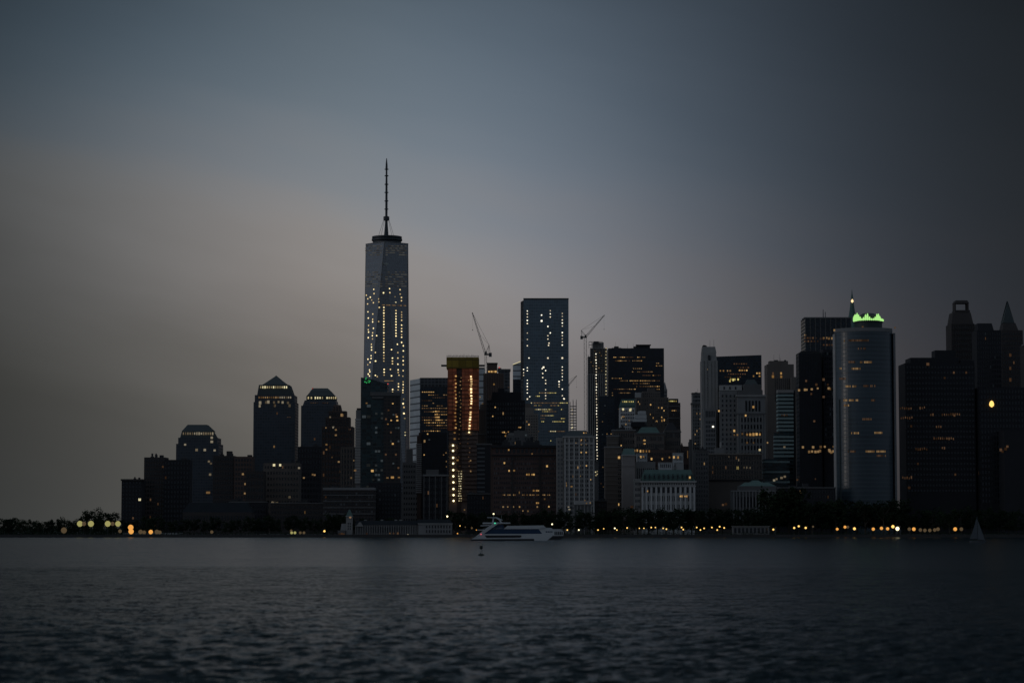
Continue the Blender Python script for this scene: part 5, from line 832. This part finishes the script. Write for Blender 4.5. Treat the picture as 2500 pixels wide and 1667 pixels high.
# low shrubs as ground cover
m = MB(); r_ = random.Random(11)
for i in range(9000):
    px = r_.uniform(0, 2520); Y = r_.uniform(2052, 2075) if not 815 < px < 1115 else 2105; p = Vector((P(px, 1285, Y).x, Y, GZ+r_.uniform(0, 2.6)*(1 if r_.random() < .7 else .5))); u = Vector((r_.gauss(0, 1), r_.gauss(0, 1), r_.gauss(0, 1))).normalized(); v = u.orthogonal().normalized(); s_ = r_.uniform(.3, .7)
    m.add([p-u*s_, p+v*s_*.6, p+u*s_, p-v*s_*.6], [(0, 1, 2, 3)])
for i in range(5200):
    px = r_.uniform(-20, 300); Y = r_.uniform(2095, 2125); p = Vector((P(px, 1285, Y).x, Y, GZ+r_.uniform(0, 7.5)*r_.uniform(.5, 1))); u = Vector((r_.gauss(0, 1), r_.gauss(0, 1), r_.gauss(0, 1))).normalized(); v = u.orthogonal().normalized(); s_ = r_.uniform(.4, .9)
    m.add([p-u*s_, p+v*s_*.6, p+u*s_, p-v*s_*.6], [(0, 1, 2, 3)])
o = m.build('undergrowth', M['leaves_dark']); tag(o, 'dark low undergrowth along the top of the seawall', 'undergrowth', kind='stuff')

# ------------------------------------------------------------------ street lamps
lamps = [(1385, 1293, 'lamp', 1), (1413, 1293, 'lamp_w', 1), (1460, 1293, 'lamp', 1), (1474, 1290, 'lamp', 0.8), (1501, 1289, 'lamp_w', 1), (1506, 1293, 'lamp', 0.9), (1531, 1288, 'lamp', 1), (1561, 1289, 'lamp', 0.8), (1572, 1289, 'lamp', 0.8), (1590, 1287, 'lamp', 1), (1600, 1287, 'lamp', 0.8), (1619, 1289, 'lamp', 0.9), (1627, 1291, 'lamp', 1), (1664, 1287, 'lamp', 1), (1668, 1292, 'lamp', 1),
         (1701, 1287, 'lamp', 1), (1710, 1293, 'lamp', 1), (1719, 1289, 'lamp', 1), (1738, 1287, 'lamp', 1), (1751, 1293, 'lamp', 1), (1757, 1285, 'lamp', 1.1), (1768, 1288, 'lamp', 1.1), (1888, 1292, 'lamp', 1.3), (1939, 1288, 'lamp', 1.4), (1950, 1284, 'lamp', 1.4), (1967, 1288, 'lamp', 1.5), (1985, 1285, 'lamp_d', 1.4),
         (2044, 1291, 'lamp_o', 1.9), (2063, 1286, 'lamp_o', 2), (2070, 1286, 'lamp_d', 1.9), (2086, 1290, 'lamp', 1.9), (2132, 1291, 'lamp_o', 2.2), (2152, 1289, 'lamp_o', 2.2), (2167, 1290, 'lamp_o', 2.2), (2180, 1285, 'lamp', 2.2), (2191, 1290, 'lamp_w', 2.6), (2220, 1291, 'lamp_d', 2.4), (2231, 1291, 'lamp_o', 2.5), (2247, 1293, 'lamp_d', 2.4), (2258, 1294, 'lamp_d', 2.4), (2270, 1294, 'lamp_d', 2.4), (2282, 1293, 'lamp_d', 2.4), (2290, 1291, 'lamp_d', 2.5), (2332, 1291, 'lamp_o', 2.6), (2347, 1291, 'lamp_d', 2.5),
         (1348, 1279, 'lamp_w', 1.1), (1205, 1254, 'lamp_w', 1.1), (1092, 1260, 'lamp_w', 1.2), (1123, 1283, 'lamp', 0.8), (1117, 1302, 'lamp_o', 0.9), (1163, 1293, 'lamp_o', 0.7), (1136, 1286, 'lamp_d', 0.9), (792, 1296, 'lamp', 1.5), (712, 1304, 'lamp_y', 1.9), (720, 1305, 'lamp_y', 1.9), (733, 1304, 'lamp_d', 1.9), (742, 1304, 'lamp_d', 1.9), (711, 1295, 'lamp_d', 1.8),
         (195, 1278, 'lamp_y', 4), (205, 1278, 'lamp_d', 2.9), (222, 1278, 'lamp_y', 4.1), (263, 1278, 'lamp_y', 4), (275, 1278, 'lamp_d', 2.8), (288, 1278, 'lamp_y', 3.8), (319, 1287, 'lamp_o', 3.8), (320, 1300, 'lamp_o', 3.6), (343, 1299, 'lamp_d', 3.1), (352, 1299, 'lamp_d', 2.5), (368, 1299, 'lamp_o', 3), (383, 1299, 'lamp_d', 3.1), (390, 1299, 'lamp_d', 2.5), (156, 1294, 'lamp_d', 4.1), (517, 1298, 'lamp_d', 2.2), (293, 1296, 'lamp_d', 2.5)]
GL = {}
def globe(m_):
    if m_ not in GL:
        b_ = MB(); b_.lathe((0, 0, 0), [(.12, -1), (.6, -.8), (.95, -.3), (1, .1), (.8, .6), (.4, .92), (.05, 1)], 14); me = bpy.data.meshes.new('lamp_globe'); me.from_pydata([tuple(v) for v in b_.v], [], b_.f); me.materials.append(E[m_]); me.polygons.foreach_set('use_smooth', [True]*len(b_.f)); GL[m_] = me
    return GL[m_]
b_ = MB(); b_.lathe((0, 0, 0), [(.28, 0), (.2, .05), (.1, .12), (.08, .97), (.3, 1.0)], 8); POLE = bpy.data.meshes.new('lamp_pole'); POLE.from_pydata([tuple(v) for v in b_.v], [], b_.f); POLE.materials.append(M['steel'])
KW = dict(lamp='amber', lamp_w='bright white', lamp_y='yellowish', lamp_o='orange', lamp_d='dim')
for (px, (py, m_, s_)), ph in where([(a, (c, d, e)) for a, c, d, e in lamps]):
    Y = SHORE+3+rng.uniform(0, 3); p = P(px, py, Y); rad = .62*s_; z0 = GZ+.2; low = p.z-rad < z0+.6
    if low: p.z = max(p.z, z0+.5+rad)
    r = link(bpy.data.objects.new('street_lamp', None)); r.location = (p.x, Y, z0-.2); tag(r, KW[m_]+' street lamp '+ph, 'street lamp', 'street lamps along the promenade')
    q = link(bpy.data.objects.new('pole', POLE), r); q.scale = (1, 1, p.z-rad-z0+.25)
    g_ = link(bpy.data.objects.new('lamp_globe', globe(m_)), r); g_.location = (0, 0, p.z-z0+.2); g_.scale = (rad,)*3

# ------------------------------------------------------------------ ferry
FY = 1518.0
def ferry():
    S = .0384; ox = P(1149, 1319, FY).x-330*S
    b = Bld('ferry', 'white passenger ferry with blue glass cabin and raked stern arch', 1240, FY, 'ferry'); b.o.z = 0; b.root.location.z = 0
    q = lambda *pts: [(ox+x*S, (795-y)*S) for x, y in pts]
    def sh(part, pts, y0, y1, m_): m = b.mb(); m.xz(q(*pts), FY+y0, FY+y1); return m.build(part, M[m_], b.root)
    sh('hull_base', [(330, 806), (1400, 806), (1362, 766), (330, 772)], 0, 10, 'hull_black')
    sh('hull', [(335, 771), (1363, 765), (1380, 806), (1560, 806), (1640, 745), (1700, 690), (1640, 682), (1180, 684), (540, 686), (420, 742), (372, 752)], -.15, 10.15, 'white_paint')
    sh('hull_window', [(560, 708), (1150, 706), (1165, 722), (1140, 744), (590, 748)], -.3, -.12, 'hull_black')
    sh('cabin', [(545, 684), (1500, 680), (1440, 606), (880, 606), (650, 612)], .5, 9.5, 'boat_glass')
    sh('roof', [(870, 605), (1440, 604), (1560, 580), (1520, 545), (930, 553)], .2, 9.8, 'white_paint')
    sh('front_cabin', [(1500, 680), (1640, 690), (1690, 690), (1690, 620), (1650, 586), (1540, 584), (1440, 604)], .6, 9.4, 'white_paint')
    for i in range(4): sh('side_window', [(1560+i*30, 640), (1578+i*30, 640), (1578+i*30, 664), (1560+i*30, 664)], .45, .62, 'boat_glass')
    for y0 in (-.1, 9.2): sh('stern_arch', [(385, 750), (540, 688), (800, 505), (700, 512), (600, 580), (470, 682)], y0, y0+.9, 'white_paint')
    sh('sun_deck', [(525, 498), (980, 498), (980, 518), (800, 520), (525, 524)], .3, 9.7, 'white_paint'); sh('middle_deck', [(490, 545), (640, 538), (640, 552), (490, 560)], .5, 9.5, 'white_paint'); sh('lower_deck', [(440, 615), (560, 612), (560, 626), (440, 630)], .5, 9.5, 'white_paint')
    sh('wheelhouse', [(650, 606), (690, 545), (860, 530), (880, 606)], 1.2, 8.8, 'boat_glass'); sh('mast_leg', [(680, 498), (705, 498), (712, 425), (690, 425)], 3, 3.6, 'white_paint'); sh('mast_leg', [(680, 498), (705, 498), (712, 425), (690, 425)], 6.4, 7, 'white_paint')
    sh('radar_wing', [(595, 412), (760, 412), (860, 460), (800, 466), (740, 428), (600, 422)], 2.6, 7.4, 'white_paint'); sh('mast_brace', [(790, 460), (815, 460), (845, 498), (815, 498)], 3, 7, 'white_paint')
    m = b.mb(); a = q((705, 412))[0]; m.bar((a[0], FY+5, a[1]), (a[0], FY+5, a[1]+2), .12); m.bar((a[0]+5, FY+5, a[1]-1), (a[0]+5, FY+5, a[1]+1.2), .08); m.build('antenna', M['white_paint'], b.root)
    m = b.mb()
    for i in range(16):
        a = q((545+i*20, 612))[0]; m.bar((a[0], FY+.6, a[1]), (a[0], FY+.6, a[1]+1.0), .05)
    m.bar((q((545, 586))[0][0], FY+.6, q((545, 586))[0][1]), (q((850, 586))[0][0], FY+.6, q((850, 586))[0][1]), .05); m.build('railing', M['white_paint'], b.root)
    for (x, y), m_, r_ in (((728, 510), 'nav_green', .42), ((500, 690), 'nav_red', .36)):
        a = q((x, y))[0]; m = b.mb(); m.lathe((a[0], FY-.45, a[1]), [(.05, -1*r_), (r_*.8, -.5*r_), (r_, 0), (r_*.8, .5*r_), (.05, r_)], 10); m.build('navigation_light', emit(m_, (.1, 1, .55) if 'g' in m_[4] else (1, .12, .16), .9), b.root, True)
    b.done()
ferry()
def launch():
    Y = 1640.0; b = Bld('excursion_boat', 'smaller white excursion boat half hidden behind the ferry bow', 1355, Y, 'boat'); b.o.z = 0; b.root.location.z = 0; S = .0384*Y/FY; ox = P(1350, 1316, Y).x
    q = lambda *pts: [(ox+(x-1680)*S, (770-y)*S) for x, y in pts]
    def sh(part, pts, y0, y1, m_): m = b.mb(); m.xz(q(*pts), Y+y0, Y+y1); return m.build(part, M[m_], b.root)
    sh('hull', [(1480, 772), (1800, 772), (1870, 705), (1480, 712)], 0, 6, 'hull_black'); sh('cabin', [(1500, 708), (1850, 706), (1858, 640), (1820, 618), (1500, 618)], .5, 5.5, 'white_paint'); sh('roof', [(1490, 617), (1830, 617), (1800, 597), (1490, 597)], .2, 5.8, 'white_paint')
    for i in range(5): sh('side_window', [(1705+i*29, 640), (1724+i*29, 640), (1724+i*29, 692), (1705+i*29, 692)], .36, .52, 'hull_black')
    b.done()
launch()
def sailboat():
    Y = 1307.0; p = P(2385, 1324, Y); b = Bld('sailboat', 'small sailboat with pale grey sails near the right shore', 2385, Y, 'sailboat'); b.o = Vector((p.x, Y, 0)); b.root.location = b.o; x = p.x
    m = b.mb(); hl = [(x-4.2, Y), (x-3.6, Y-1.1), (x+1, Y-1.3), (x+4.8, Y), (x+1, Y+1.3), (x-3.6, Y+1.1)]; lo = [(x+(a-x)*.85, Y+(c-Y)*.7) for a, c in hl]; m.prism(lo, hl, -.3, 1.0); m.build('hull', M['sailcloth'], b.root)
    m = b.mb(); m.bar((x+.4, Y, .8), (x+.4, Y, 14.4), .09); m.bar((x+.4, Y, 2), (x-4, Y, 1.9), .07); m.build('mast', M['steel'], b.root)
    m = b.mb(); m.add([(x+.3, Y-.05, 2.2), (x-3.9, Y-.5, 2.1), (x-2.0, Y-.55, 7), (x+.3, Y-.05, 14), (x+.3, Y+.05, 2.2), (x-3.9, Y-.44, 2.1), (x-2.0, Y-.49, 7), (x+.3, Y+.05, 14)], [(0, 1, 2, 3), (7, 6, 5, 4), (0, 4, 5, 1), (1, 5, 6, 2), (2, 6, 7, 3)]); m.build('mainsail', M['sailcloth'], b.root)
    m = b.mb(); m.add([(x+.6, Y-.3, 1.8), (x+4.4, Y, 1.3), (x+.5, Y, 12.5), (x+.6, Y-.24, 1.8), (x+4.4, Y+.06, 1.3), (x+.5, Y+.06, 12.5)], [(0, 1, 2), (5, 4, 3), (0, 3, 4, 1), (1, 4, 5, 2), (2, 5, 3, 0)]); m.build('jib', M['sailcloth'], b.root)
sailboat()
def buoy():
    Y = 702.0; p = P(1174.7, 1355, Y); b = Bld('buoy', 'dark channel buoy floating in front of the ferry', 1174.7, Y, 'buoy'); b.o = Vector((p.x, Y, 0)); b.root.location = b.o
    m = b.mb(); m.lathe((p.x, Y, 0), [(.6, -.5), (.85, -.1), (.9, .25), (.6, .5), (.3, .6)], 20); m.build('float', M['buoy_paint'], b.root, True)
    m = b.mb()
    for i in range(3): a = i*2.094; m.bar((p.x+.32*math.cos(a), Y+.32*math.sin(a), .5), (p.x+.2*math.cos(a), Y+.2*math.sin(a), 2.1), .06)
    m.build('cage_leg', M['buoy_paint'], b.root); m = b.mb(); m.lathe((p.x, Y, 0), [(.2, 1.85), (.46, 2.0), (.5, 2.4), (.44, 2.75), (.15, 3.0)], 14); m.build('topmark', M['buoy_paint'], b.root, True)
buoy()
